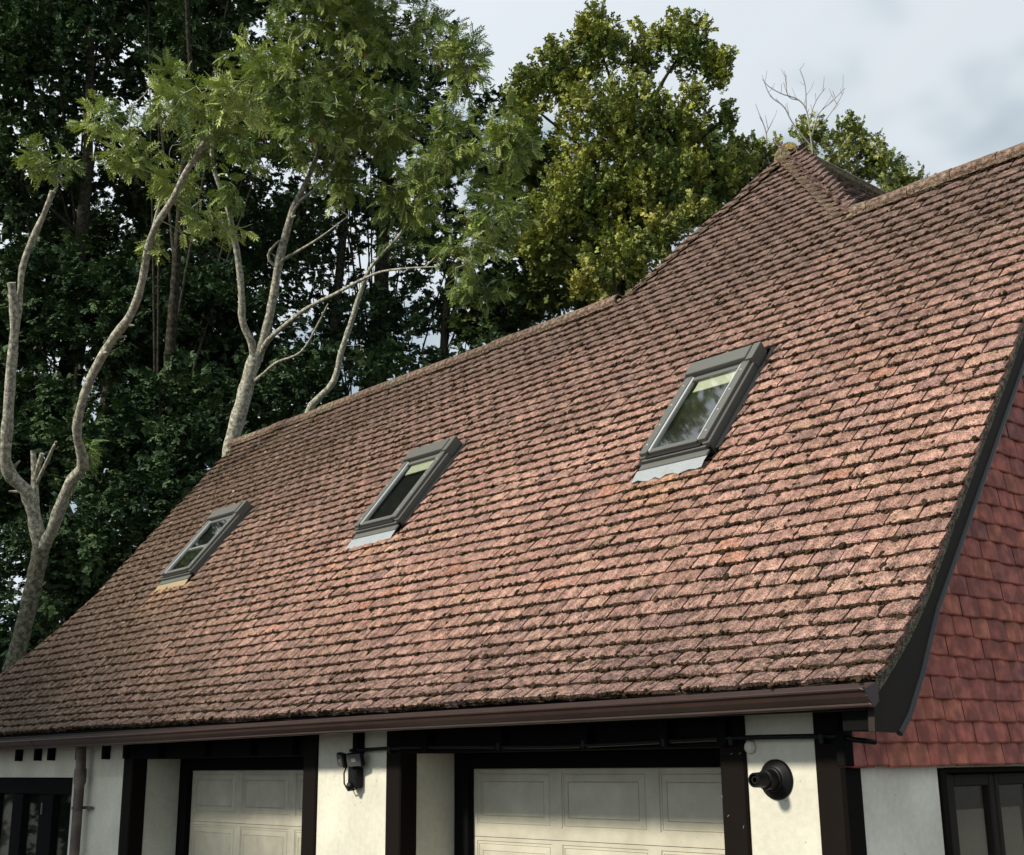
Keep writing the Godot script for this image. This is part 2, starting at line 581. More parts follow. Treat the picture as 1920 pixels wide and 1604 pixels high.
func build_ridge(roof: Node3D) -> void:
	# half-round ridge tiles bedded in mortar
	for span in [[-10.06, -3.86], [-1.64, 0.02]]:
		var x: float = span[1]
		while x > span[0] + 0.05:
			var w: float = minf(0.31, x - span[0])
			var mb := MB.new()
			mb.tinted = true
			mb.col = Color(0.28, 0.185, 0.14).lerp(Color(0.33, 0.27, 0.18), rng.randf() * rng.randf()) * rng.randf_range(0.75, 1.15)
			mb.col.a = 1.0
			var dy := rng.randf_range(-0.006, 0.006)
			var rr := 0.072
			for j in 8:
				var a0 := deg_to_rad(-24 + 228.0 * j / 8.0)
				var a1 := deg_to_rad(-24 + 228.0 * (j + 1) / 8.0)
				var p0 := Vector3(0, RIDGE_Y - 0.046 + dy + sin(a0) * rr, RIDGE_Z + cos(a0) * rr)
				var p1 := Vector3(0, RIDGE_Y - 0.046 + dy + sin(a1) * rr, RIDGE_Z + cos(a1) * rr)
				var c := Vector3(0, RIDGE_Y - 0.046, RIDGE_Z)
				mb.quad(p0 + Vector3(x - w + 0.005, 0, 0), p1 + Vector3(x - w + 0.005, 0, 0), p1 + Vector3(x, 0, 0), p0 + Vector3(x, 0, 0))
				for e in [x - w + 0.005, x]:
					mb.quad(p0 + Vector3(e, 0, 0), p1 + Vector3(e, 0, 0), p1.lerp(c, 0.2) + Vector3(e, 0, 0), p0.lerp(c, 0.2) + Vector3(e, 0, 0))
			part("ridge_tile", mb, M.ridge, roof)
			x -= w
	# mortar and lichen crumbs along the foot of the ridge tiles
	var where := []
	var tint := []
	for span in [[-10.0, -3.85], [-1.66, 0.0]]:
		var x: float = span[0]
		while x < span[1]:
			var r := rng.randf_range(0.008, 0.022)
			where.append(Transform3D(Basis(Vector3.RIGHT, rng.randf() * TAU).scaled_local(Vector3(r * 1.5, r, r * 0.7)), on_roof(x, 3.725 + rng.randf_range(-0.02, 0.03), 0.0)))
			tint.append(Color(0.20, 0.175, 0.10).lerp(Color(0.10, 0.08, 0.055), rng.randf()))
			x += rng.randf_range(0.006, 0.02)
	copies("ridge_mortar", moss_mesh(6), M.moss, where, tint, roof)

func build_wing(house: Node3D) -> void:
	# the higher wing behind, whose hipped end lies in the plane of the front slope
	var apex := on_roof(-2.868, 5.466, 0.0)
	var fl := on_roof(-3.86, 3.79, 0.0)
	var fr := on_roof(-1.66, 3.79, 0.0)
	var dn := NN * -0.06
	var back := Vector3(0, 0, -5.0)
	var d := MB.new()
	var ap := apex + Vector3(0, -0.075, -0.03)
	d.tri(fl + dn + SL * -0.3, ap, fr + dn + SL * -0.3)
	d.quad(fr + dn, ap, ap + back, fr + dn + back + Vector3(0, 0, 0.0))
	d.quad(fl + dn, fl + dn + back, ap + back, ap)
	d.tri(ap + back, fl + dn + back, fr + dn + back)
	d.quad(fl + dn, fr + dn, fr + dn + back, fl + dn + back)
	var wing := part("wing_roof", d, M.deck, house)
	var mb := MB.new()
	mb.tinted = true
	for k in range(44, 61):
		for t in row_tiles(k):
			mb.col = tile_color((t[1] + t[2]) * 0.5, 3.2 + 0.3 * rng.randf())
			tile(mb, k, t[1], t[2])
	part("hip_end_tiles", mb, M.tile, wing, "stuff")
	# right-hand slope of the wing
	var e := MB.new()
	e.tinted = true
	var ey := (fr.y - apex.y)
	var up := Vector3(apex.x - fr.x, -ey, 0).normalized()
	var nrm := Vector3(-up.y, up.x, 0) * -1.0
	var rise := -ey / up.y
	for j in range(0, 19):
		var s := 0.1 * j * rise / 1.67
		var z0 := lerpf(fr.z, apex.z, s / rise)
		var p := fr + up * s
		p.z = 0
		var z := 0.0 + (0.08 if j % 2 else 0.0)
		while z < 4.4:
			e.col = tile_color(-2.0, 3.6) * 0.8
			e.col.a = 1
			tile(e, 0, z, z + 0.165, Vector3(0, 0, -1), Vector3.ZERO, [p + Vector3(0, 0, z0), up, nrm])
			z += 0.165
	part("side_slope_tiles", e, M.tile, wing, "stuff")
	# bonnet tiles turning the courses round the hips
	for k in range(44, 61):
		var s := row_s(k)
		var f := clampf((s - 3.79) / 1.67, 0.0, 1.0)
		for side in [1, -1]:
			var foot: Vector3 = fr if side == 1 else fl
			var hip: Vector3 = foot.lerp(apex, f)
			var dir: Vector3 = (apex - foot).normalized()
			var b := MB.new()
			b.tinted = true
			b.col = Color(0.25, 0.185, 0.115).lerp(Color(0.21, 0.15, 0.115), rng.randf()) * rng.randf_range(0.8, 1.15)
			b.col.a = 1
			var A := Vector3(-0.17 * side, 0, 0)
			var B := Vector3(0.0, 0, -0.20)
			var n := 6
			var rings := []
			for r in 2:
				var c: Vector3 = hip + dir * (0.0 if r == 0 else 0.15)
				var o: Vector3 = (NN + (nrm if side == 1 else Vector3(-nrm.x, nrm.y, 0))).normalized() * (0.016 if r == 0 else -0.004)
				var line := []
				for i in n + 1:
					var t := float(i) / n
					var q: Vector3 = A * (1 - t) * (1 - t) + B * t * t - (A + B).normalized() * -0.012 * 2.0 * t * (1 - t)
					line.append(c + q + o + Vector3(0, rng.randf_range(-0.002, 0.002), 0))
				rings.append(line)
			for i in n:
				b.quad(rings[0][i], rings[1][i], rings[1][i + 1], rings[0][i + 1])
				var t2 := Vector3(0, -0.016, 0)
				b.quad(rings[0][i], rings[0][i + 1], rings[0][i + 1] + t2, rings[0][i] + t2)
			part("bonnet_tile", b, M.ridge, wing)
	# ridge of the wing running back, with a lichen-spotted end
	var z := apex.z + 0.06
	while z > apex.z - 4.2:
		var r := MB.new()
		r.tinted = true
		r.col = Color(0.27, 0.215, 0.135) * rng.randf_range(0.75, 1.1)
		r.col.a = 1
		var w := 0.31
		for j in 8:
			var a0 := -0.6 + (PI + 1.2) * j / 8.0
			var a1 := -0.6 + (PI + 1.2) * (j + 1) / 8.0
			var p0 := Vector3(apex.x + cos(a0) * 0.12, apex.y - 0.085 + sin(a0) * 0.12, 0)
			var p1 := Vector3(apex.x + cos(a1) * 0.12, apex.y - 0.085 + sin(a1) * 0.12, 0)
			r.quad(p0 + Vector3(0, 0, z), p1 + Vector3(0, 0, z), p1 + Vector3(0, 0, z - w), p0 + Vector3(0, 0, z - w))
			r.tri(p0 + Vector3(0, 0, z), p1 + Vector3(0, 0, z), Vector3(apex.x, apex.y - 0.085, z))
		part("ridge_tile", r, M.ridge, wing)
		z -= w + 0.004
	var li := MB.new()
	li.lathe([Vector2(0.008, 0.0), Vector2(0.007, 0.03), Vector2(0.0, 0.05)], apex + Vector3(0.060, -0.012, 0.062), Vector3(0.45, 0.45, 0.75).normalized(), 7)
	part("lichen_patch", li, M.lichen, wing)

func moss_mesh(sd: int) -> ArrayMesh:
	var g := RandomNumberGenerator.new()
	g.seed = sd
	var mb := MB.new()
	var rings := []
	for j in 5:
		var line := []
		for i in 7:
			var a := TAU * i / 7.0
			var th := PI * j / 4.0
			var r := 1.0 + g.randf_range(-0.3, 0.3)
			line.append(Vector3(sin(th) * cos(a) * r, cos(th) * r * 0.8, sin(th) * sin(a) * r))
		rings.append(line)
	for j in 4:
		for i in 7:
			mb.quad(rings[j][i], rings[j][(i + 1) % 7], rings[j + 1][(i + 1) % 7], rings[j + 1][i])
	return mb.mesh()

func build_moss(roof: Node3D) -> void:
	var where := []
	var tint := []
	var big := []
	var big_tint := []
	var basis0 := Basis(Vector3.RIGHT, NN, -SL)
	for k in 61:
		var s := row_s(k)
		var es: Vector3 = rows[k][1]
		var en: Vector3 = rows[k][2]
		for piece in row_pieces(k):
			var x: float = piece[0]
			while x < piece[1]:
				var cover := 0.74 + 1.15 * patch.get_noise_2d(x * 2.2, s * 2.6) + 0.22 * clampf((-x - 5.0) / 5.0, 0.0, 1.0)
				if k == 0: cover -= 0.25
				if rng.randf() < cover:
					var r := rng.randf_range(0.0045, 0.0095)
					if rng.randf() < 0.05: r *= 1.8
					var o := rng.randf_range(-0.019, -0.004)
					if rng.randf() < 0.10: o += 0.007
					var p: Vector3 = rows[k][0] + Vector3(x, 0, 0) + es * rng.randf_range(-0.008, 0.002) + en * o
					p += en * 0.012 * wave.get_noise_2d(p.x * 0.55 + p.z * 0.3, p.y * 0.9)
					where.append(Transform3D(basis0.rotated(en, rng.randf() * TAU).scaled_local(Vector3(r * rng.randf_range(0.9, 1.9), r, r)), p))
					tint.append(Color(0.020, 0.0140, 0.0090).lerp(Color(0.052, 0.035, 0.021), rng.randf()) * rng.randf_range(0.6, 1.4))
				x += rng.randf_range(0.005, 0.014)
		# cushions sitting in the upright joints and on the laps
		for t in row_tiles(k):
			for u in 3:
				var far := clampf((-t[1] - 4.0) / 6.0, 0.0, 1.0)
				if rng.randf() < 0.17 + 0.14 * far + 0.40 * patch.get_noise_2d(t[1] * 0.9 + 40.0, s * 1.1):
					var r := rng.randf_range(0.006, 0.015)
					var along := rng.randf_range(0.0, 0.1) if u < 2 else 0.0
					var p: Vector3 = rows[k][0] + Vector3(t[1] + (0.0 if u < 2 else rng.randf() * 0.16), 0, 0) + es * along + en * (-0.0175 * along / 0.1 - 0.002)
					p += en * 0.012 * wave.get_noise_2d(p.x * 0.55 + p.z * 0.3, p.y * 0.9)
					big.append(Transform3D(basis0.rotated(en, rng.randf() * TAU).scaled_local(Vector3(r * rng.randf_range(0.9, 1.7), r * 0.6, r)), p))
					big_tint.append(Color(0.018, 0.0135, 0.009).lerp(Color(0.036, 0.026, 0.015), rng.randf()) * rng.randf_range(0.6, 1.4))
			# crumbs, old leaf litter and pale lichen flecks lying on the tiles
			var n := 2 + int(14.0 * clampf((-t[1] - 3.5) / 5.0, 0.0, 1.0))
			for u in n:
				if rng.randf() < 0.42:
					var r := rng.randf_range(0.003, 0.0078) * (1.0 + 1.1 * clampf((-t[1] - 4.0) / 5.0, 0.0, 1.0))
					var along := rng.randf_range(0.005, 0.098)
					var p: Vector3 = rows[k][0] + Vector3(rng.randf_range(t[1], t[2]), 0, 0) + es * along + en * (-0.0175 * along / 0.1 + 0.001)
					p += en * 0.012 * wave.get_noise_2d(p.x * 0.55 + p.z * 0.3, p.y * 0.9)
					where.append(Transform3D(basis0.rotated(en, rng.randf() * TAU).scaled_local(Vector3(r * rng.randf_range(1.0, 2.6), r * 0.45, r)), p))
					tint.append(Color(0.24, 0.20, 0.16) if rng.randf() < 0.03 else Color(0.045, 0.032, 0.021).lerp(Color(0.13, 0.09, 0.060), rng.randf()))
	copies("moss", moss_mesh(4), M.moss, where, tint, roof)
	copies("moss_cushions", moss_mesh(8), M.moss, big, big_tint, roof)

func build_skylights(house: Node3D) -> void:
	var notes := ["skylight nearest the right-hand verge, reflecting trees and sky", "middle skylight with a pale blind at its head", "farthest skylight by the left end of the roof"]
	for i in 3:
		var w: Array = SKY[i]
		var W: float = w[2]
		var H: float = w[3]
		var root := Node3D.new()
		put("skylight", root, house)
		root.set_meta("label", notes[i])
		root.transform = Transform3D(Basis(Vector3.RIGHT, SL, NN), on_roof(w[0] - W, w[1], 0.0))
		# local axes: x to the right, y up the slope, z off the roof
		var fl := MB.new()      # flashing kerb round the frame
		fl.box(Vector3(-0.002, 0.0, -0.05), Vector3(0.05, H, 0.042))
		fl.box(Vector3(W - 0.05, 0.0, -0.05), Vector3(W + 0.004, H, 0.042))
		fl.box(Vector3(0.0, H - 0.07, -0.05), Vector3(W, H, 0.040))
		part("flashing_frame", fl, M.grey_metal, root)
		var st := MB.new()
		st.box(Vector3(-0.055, 0.0, -0.052), Vector3(-0.014, H + 0.06, -0.006))
		st.box(Vector3(W + 0.014, 0.0, -0.052), Vector3(W + 0.055, H + 0.06, -0.006))
		part("side_gutter", st, M.rubber, root)
		var hood := MB.new()
		hood.box(Vector3(0.01, H - 0.135, 0.030), Vector3(W - 0.045, H - 0.012, 0.088), 0.004)
		part("hood", hood, M.grey_metal, root)
		for e in [[-0.010, 0.010], [W - 0.043, W + 0.010]]:
			var hc := MB.new()
			hc.box(Vector3(e[0], H - 0.150, 0.0), Vector3(e[1], H + 0.012, 0.079 if e[0] > 0 else 0.074), 0.002)
			part("hood_end", hc, M.grey_metal, root)
		for e in [0, 1]:      # side covers with an inner bright bead
			var sc := MB.new()
			var x0: float = 0.008 if e == 0 else W - 0.074
			sc.box(Vector3(x0, 0.012, 0.030), Vector3(x0 + 0.060, H - 0.14, 0.066), 0.0025)
			part("side_cover", sc, M.grey_metal, root)
			var bd := MB.new()
			var xb: float = 0.070 if e == 0 else W - 0.086
			bd.box(Vector3(xb, 0.030, 0.030), Vector3(xb + 0.012, H - 0.15, 0.062), 0.003)
			part("bead", bd, M.pale_metal, root)
			for j in 4:
				var sw := MB.new()
				sw.lathe([Vector2(0.003, 0.0), Vector2(0.003, 0.005), Vector2(0.0, 0.006)], Vector3(x0 + 0.030, 0.09 + 0.19 * j, 0.066), Vector3(0, 0, 1), 8)
				part("screw", sw, M.pale_metal, root)
		var sash := MB.new()
		sash.box(Vector3(0.080, 0.014, 0.030), Vector3(W - 0.084, 0.050, 0.060), 0.003)
		part("sash_rail", sash, M.grey_metal, root)
		var sash2 := MB.new()
		sash2.box(Vector3(0.080, H - 0.185, 0.030), Vector3(W - 0.084, H - 0.150, 0.058), 0.003)
		part("sash_rail", sash2, M.grey_metal, root)
		var shade_strip := MB.new()  # black strips put in for the shaded gaps at hood and sill
		shade_strip.box(Vector3(0.080, H - 0.150, 0.020), Vector3(W - 0.084, H - 0.134, 0.040), 0.001)
		shade_strip.box(Vector3(0.06, -0.010, 0.010), Vector3(W - 0.06, 0.016, 0.040), 0.001)
		part("shade_strip", shade_strip, M.rubber, root)
		var sill := MB.new()
		sill.box(Vector3(0.020, -0.020, 0.002), Vector3(W - 0.020, -0.004, 0.030), 0.002)
		part("sill", sill, M.grey_metal, root)
		var ra := MB.new()
		ra.box(Vector3(0.006, -0.012, -0.02), Vector3(0.088, 0.020, 0.020), 0.004)
		ra.box(Vector3(W - 0.088, -0.012, -0.02), Vector3(W - 0.006, 0.020, 0.020), 0.004)
		part("corner_seal", ra, M.rubber, root)
		var pane := MB.new()
		pane.box(Vector3(0.080, 0.050, 0.048), Vector3(W - 0.084, H - 0.185, 0.054), 0.0005)
		part("pane", pane, M.glass, root)
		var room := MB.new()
		room.box(Vector3(0.05, 0.02, 0.004), Vector3(W - 0.05, H - 0.06, 0.012), 0.001)  # flat black panel, painted darkness in place of the interior
		part("dark_backing", room, M.dark_room, root)
		if i < 2:
			var bl := MB.new()
			bl.box(Vector3(0.120, H - 0.29, 0.030), Vector3(W - 0.085, H - 0.186, 0.036), 0.001)
			part("blind", bl, M.blind, root)
		else:
			var bar := MB.new()
			bar.box(Vector3(0.082, 0.36, 0.014), Vector3(W - 0.086, 0.385, 0.036), 0.002)
			part("inner_bar", bar, M.pale_metal, root)
		# apron: a grey strip and a dressed lead skirt lying on the tiles
		var ap := MB.new()
		ap.box(Vector3(0.012, -0.075, -0.006), Vector3(W + 0.0, -0.024, 0.012), 0.004)
		part("apron_strip", ap, M.grey_metal, root)
		var ld := MB.new()
		var nx := 12
		var y1 := -0.078
		var y0 := -0.168 if i < 2 else -0.14
		var prev := []
		for j in nx + 1:
			var u := float(j) / nx
			var xx := lerpf(0.0, W + 0.005, u)
			var yy := y0 + rng.randf_range(-0.012, 0.012)
			var zz := -0.006 + rng.randf_range(-0.006, 0.009)
			var cur := [Vector3(xx, yy, zz), Vector3(xx, (y0 + y1) * 0.5, zz + 0.006), Vector3(xx, y1, 0.006)]
			if j > 0:
				for q in 2:
					ld.quad(prev[q], prev[q + 1], cur[q + 1], cur[q])
				ld.quad(prev[0], cur[0], cur[0] + Vector3(0, 0, -0.006), prev[0] + Vector3(0, 0, -0.006))
			prev = cur
		var lm: Material = M.lead
		if i == 2:
			lm = mat(Color(0.30, 0.235, 0.135), 0.7, 0.3)
			grain(lm, M.lead.albedo_texture, M.lead.heightmap_texture, 5.0, 0.5)
		part("lead_apron", ld, lm, root)

func build_walls(house: Node3D) -> void:
	var zf := WALL_Z
	var zi := -0.25
	var top := -0.26
	var bot := GROUND - 0.1
	for w in [[-10.0, -9.72, bot, top], [-9.72, -7.88, -0.79, top], [-9.72, -7.88, bot, -1.75], [-7.88, -6.762, bot, top], [-4.356, -3.338, bot, top], [-0.992, GABLE_X - 0.004, bot, top]]:
		var mb := MB.new()
		mb.box(Vector3(w[0], w[2], zi), Vector3(w[1], w[3], zf), 0.003)
		part("rendered_wall", mb, M.render_cream, house)
	# oak posts standing a little proud of the render
	for p in [[-6.914, -6.756], [-4.358, -4.208], [-3.476, -3.334], [-0.996, -0.856], [-0.494, -0.364]]:
		var mb := MB.new()
		mb.box(Vector3(p[0], bot, 0.03), Vector3(p[1], -0.33, zf + 0.018), 0.008)
		part("timber_post", mb, M.timber, house)
	# side face of the corner post on the gable
	var cp := MB.new()
	cp.box(Vector3(GABLE_X - 0.05, bot, 0.028), Vector3(GABLE_X + 0.012, -0.36, zf + 0.010), 0.006)
	part("timber_post", cp, M.timber, house)
	# beams over the garage openings, and their soffits
	for o in [[-6.77, -4.35], [-3.345, -0.985]]:
		var mb := MB.new()
		mb.box(Vector3(o[0], -0.652, zi - 0.06), Vector3(o[1], -0.262, zf + 0.006), 0.004)
		part("lintel_beam", mb, M.timber_dark, house)
	# rafter feet
	for x in [-9.02, -8.59, -8.30, -7.72, -7.22, -6.84, -6.30, -5.60, -4.98, -4.46, -3.74, -3.07, -2.44, -1.81, -1.29, -0.95]:
		var mb := MB.new()
		mb.box(Vector3(x - 0.026, -0.648, zf - 0.02), Vector3(x + 0.026, -0.36, 0.195), 0.004)
		part("rafter_foot", mb, M.timber_dark, house)
	# fascia behind the gutter and boarding between rafters
	var fa := MB.new()
	fa.box(Vector3(-10.9, -0.53, 0.385), Vector3(-0.07, -0.445, 0.405), 0.003)
	part("fascia", fa, M.barge, house)
	var so := MB.new()
	so.quad(Vector3(-10.9, -0.47, 0.384), Vector3(-0.07, -0.47, 0.384), Vector3(-0.07, -0.27, 0.10), Vector3(-10.9, -0.27, 0.10))
	part("soffit", so, M.timber_dark, house)
	# boxed end of the eaves behind the bargeboard
	var bx := MB.new()
	bx.box(Vector3(-0.19, -0.606, 0.21), Vector3(-0.064, -0.45, 0.392), 0.003)
	part("eaves_box", bx, M.timber_dark, house)
	# gable and rear walls
	var zb := -4.95
	for w in [[0.028, -0.585, bot, -0.66], [-0.585, -1.95, bot, -1.75], [-0.585, -1.95, -0.752, -0.66], [-1.95, zb, bot, -0.66]]:
		var mb := MB.new()
		mb.box(Vector3(GABLE_X - 0.24, w[2], w[1]), Vector3(GABLE_X, w[3], w[0]), 0.002)
		part("gable_wall", mb, M.render_white, house)
	for w in [[Vector3(-10.0, bot, zb), Vector3(-9.76, top, zi)], [Vector3(-10.0, bot, zb - 0.24), Vector3(GABLE_X, top, zb)]]:
		var mb := MB.new()
		mb.box(w[0], w[1], 0.002)
		part("rendered_wall", mb, M.render_cream, house)
	var lg := MB.new()
	lg.prism_x(PackedVector2Array([Vector2(0.13, -0.3), Vector2(RIDGE_Z, 2.80), Vector2(zb, -0.3)]), -9.95, -9.75)
	part("gable_wall", lg, M.render_cream, house)
	build_gable(house)

func build_gable(house: Node3D) -> void:
	var bk := MB.new()
	bk.prism_x(PackedVector2Array([Vector2(0.135, -0.735), Vector2(0.135, -0.42), Vector2(0.10, -0.36), Vector2(RIDGE_Z, 2.72), Vector2(-4.9, -0.36), Vector2(-4.9, -0.735)]), CLAD_X - 0.20, CLAD_X - 0.030)
	bk.box(Vector3(CLAD_X - 0.034, -0.738, 0.14), Vector3(CLAD_X + 0.006, -0.596, 0.206), 0.003)
	var clad := part("gable_cladding", bk, M.timber_dark, house)
	var g := 0.0968
	var w := 0.163
	var list := []
	for j in range(-1, 37):
		var y := -0.741 + g * maxf(j, 0)
		var zfront := minf(0.196 if j < 1 else 0.15, (-0.115 - 0.634 * y) / 0.773)
		var zback := -4.9 + maxf(0.0, (y + 0.4) * 0.8)
		var z := 0.196 + (w * 0.5 if j % 2 else 0.0)
		while z > zback:
			if z - w < zfront:
				var c := Vector3(CLAD_X, y, z - w * 0.5)
				var q: Vector3 = cam_basis.inverse() * (c - CAM)
				var seen: bool = absf(q.x / -q.z) < 0.409 and absf(q.y / -q.z) < 0.342
				list.append([q.length() + (0.0 if seen else 100.0), j, y, minf(z, maxf(zfront, z - w + 0.03)), z - w])
			z -= w
	list.sort_custom(func(a, b): return a[0] < b[0])
	var rest := MB.new()
	rest.tinted = true
	for i in list.size():
		var t: Array = list[i]
		var mb: MB = rest
		if i < 260:
			mb = MB.new()
			mb.tinted = true
		var k := rng.randf()
		var c := Color(0.330, 0.092, 0.066)
		if k < 0.25: c = Color(0.290, 0.084, 0.065)
		elif k < 0.45: c = Color(0.360, 0.112, 0.070)
		elif k < 0.53: c = Color(0.245, 0.080, 0.066)
		mb.col = c * rng.randf_range(0.90, 1.10) * 1.62
		mb.col.a = 1
		# hung tiles: almost upright, each lapping the one below
		var out := 0.006 if t[1] >= 0 else -0.008
		tile(mb, 0, -t[3], -t[4], Vector3(0, 0, -1), Vector3.ZERO, [Vector3(CLAD_X + out, t[2], 0), Vector3.UP, Vector3.RIGHT], 0.010, true)
		if i < 260: part("wall_tile", mb, M.clay, clad)
	part("wall_tiles_beyond", rest, M.clay, clad, "stuff")
	# window under the hung tiles
	var f := MB.new()
	var X := GABLE_X
	f.box(Vector3(X - 0.09, -1.76, -0.640), Vector3(X + 0.012, -0.752, -0.587), 0.005)
	f.box(Vector3(X - 0.09, -1.76, -1.960), Vector3(X + 0.012, -0.752, -1.905), 0.005)
	f.box(Vector3(X - 0.09, -0.775, -1.905), Vector3(X + 0.008, -0.750, -0.640), 0.004)
	f.box(Vector3(X - 0.10, -1.79, -1.960), Vector3(X + 0.05, -1.755, -0.587), 0.006)
	var win := part("casement_window", f, M.timber, house)
	for z in [[-0.742, -1.143], [-1.152, -1.553], [-1.562, -1.90]]:
		var s := MB.new()
		var sx := X - 0.035
		s.box(Vector3(sx - 0.045, -1.75, z[0] - 0.040), Vector3(sx, -0.778, z[0]), 0.006)
		s.box(Vector3(sx - 0.045, -1.75, z[1]), Vector3(sx, -0.778, z[1] + 0.046), 0.006)
		s.box(Vector3(sx - 0.045, -0.836, z[1] + 0.046), Vector3(sx - 0.001, -0.778, z[0] - 0.040), 0.006)
		s.box(Vector3(sx - 0.045, -1.75, z[1] + 0.046), Vector3(sx - 0.001, -1.69, z[0] - 0.040), 0.006)
		part("sash", s, M.barge, win)
		var p := MB.new()
		p.box(Vector3(sx - 0.028, -1.69, z[1] + 0.046), Vector3(sx - 0.022, -0.836, z[0] - 0.040), 0.0005)
		part("pane", p, M.glass, win)
	var jb := MB.new()
	jb.box(Vector3(X - 0.10, -1.755, -0.742), Vector3(X - 0.030, -0.776, -0.640), 0.004)
	part("jamb", jb, M.barge, win)
	var cu := MB.new()
	for i in 26:
		var z0 := -0.80 - 0.042 * i
		var bx := X - 0.30 + (0.02 if i % 2 else -0.012)
		var b2 := X - 0.30 + (-0.012 if i % 2 else 0.02)
		cu.quad(Vector3(bx, -1.74, z0), Vector3(b2, -1.74, z0 - 0.042), Vector3(b2, -0.955, z0 - 0.042), Vector3(bx, -0.955, z0))
	part("curtain", cu, M.curtain, win)

func build_barge(house: Node3D) -> void:
	# bargeboard on the right-hand verge, kicked out at the foot
	var line := func(off: float, y: float) -> Vector2:
		return Vector2((off - 0.634 * y) / 0.773, y)
	var up := PackedVector2Array()
	var b := MB.new()
	var poly := PackedVector2Array([Vector2(0.402, -0.455), Vector2(0.412, -0.609), Vector2(0.245, -0.613), Vector2(0.165, -0.542), Vector2(0.045, -0.380), line.call(-0.165, -0.118), line.call(-0.158, 2.60), Vector2(RIDGE_Z, 2.72), Vector2(RIDGE_Z, 2.82), line.call(-0.080, 2.70), line.call(-0.085, 0.2), line.call(-0.080, -0.04), Vector2(0.155, -0.247), Vector2(0.292, -0.375)])
	b.prism_x(poly, -0.062, -0.034)
	part("bargeboard", b, M.barge, house)
	var t := MB.new()
	var edge := [Vector2(0.242, -0.616), Vector2(0.162, -0.545), Vector2(0.042, -0.383), line.call(-0.168, -0.118), line.call(-0.161, 2.62)]
	for i in edge.size() - 1:
		var p: Vector2 = edge[i]
		var q: Vector2 = edge[i + 1]
		t.tube([Vector3(-0.036, p.y, p.x), Vector3(-0.036, q.y, q.x)], [0.014, 0.014], 8)
	part("barge_trim", t, M.trim, house)
	# mortar bedding between the verge tiles and the board
	var m := MB.new()
	for k in 44:
		var a: Vector3 = rows[k][0] + rows[k][2] * -0.020
		var c: Vector3 = rows[k + 1][0] + rows[k + 1][2] * -0.020
		var a2: Vector3 = rows[k][0] + rows[k][2] * -0.088
		var c2: Vector3 = rows[k + 1][0] + rows[k + 1][2] * -0.088
		var x := -0.012
		for h in 3:
			var u0 := h / 3.0
			var u1 := (h + 1) / 3.0
			var j := func(v: Vector3, u: float) -> Vector3:
				return v + Vector3(x - 0.016 * u + 0.006 * wave.get_noise_3d(v.x * 40, v.y * 40 + u * 9, v.z * 40), 0, 0)
			m.quad(j.call(a.lerp(a2, u0), u0), j.call(c.lerp(c2, u0), u0), j.call(c.lerp(c2, u1), u1), j.call(a.lerp(a2, u1), u1))
	part("verge_mortar", m, M.mortar, house)
	# plain board on the far verge
	var f := MB.new()
	f.prism_x(PackedVector2Array([Vector2(0.40, -0.50), Vector2(0.22, -0.50), line.call(-0.20, -0.2), Vector2(RIDGE_Z, 2.70), Vector2(RIDGE_Z, 2.83), line.call(-0.085, 0.2), line.call(-0.070, -0.04), Vector2(0.155, -0.247), Vector2(0.292, -0.375)]), -10.02, -9.99)
	part("bargeboard", f, M.barge, house)

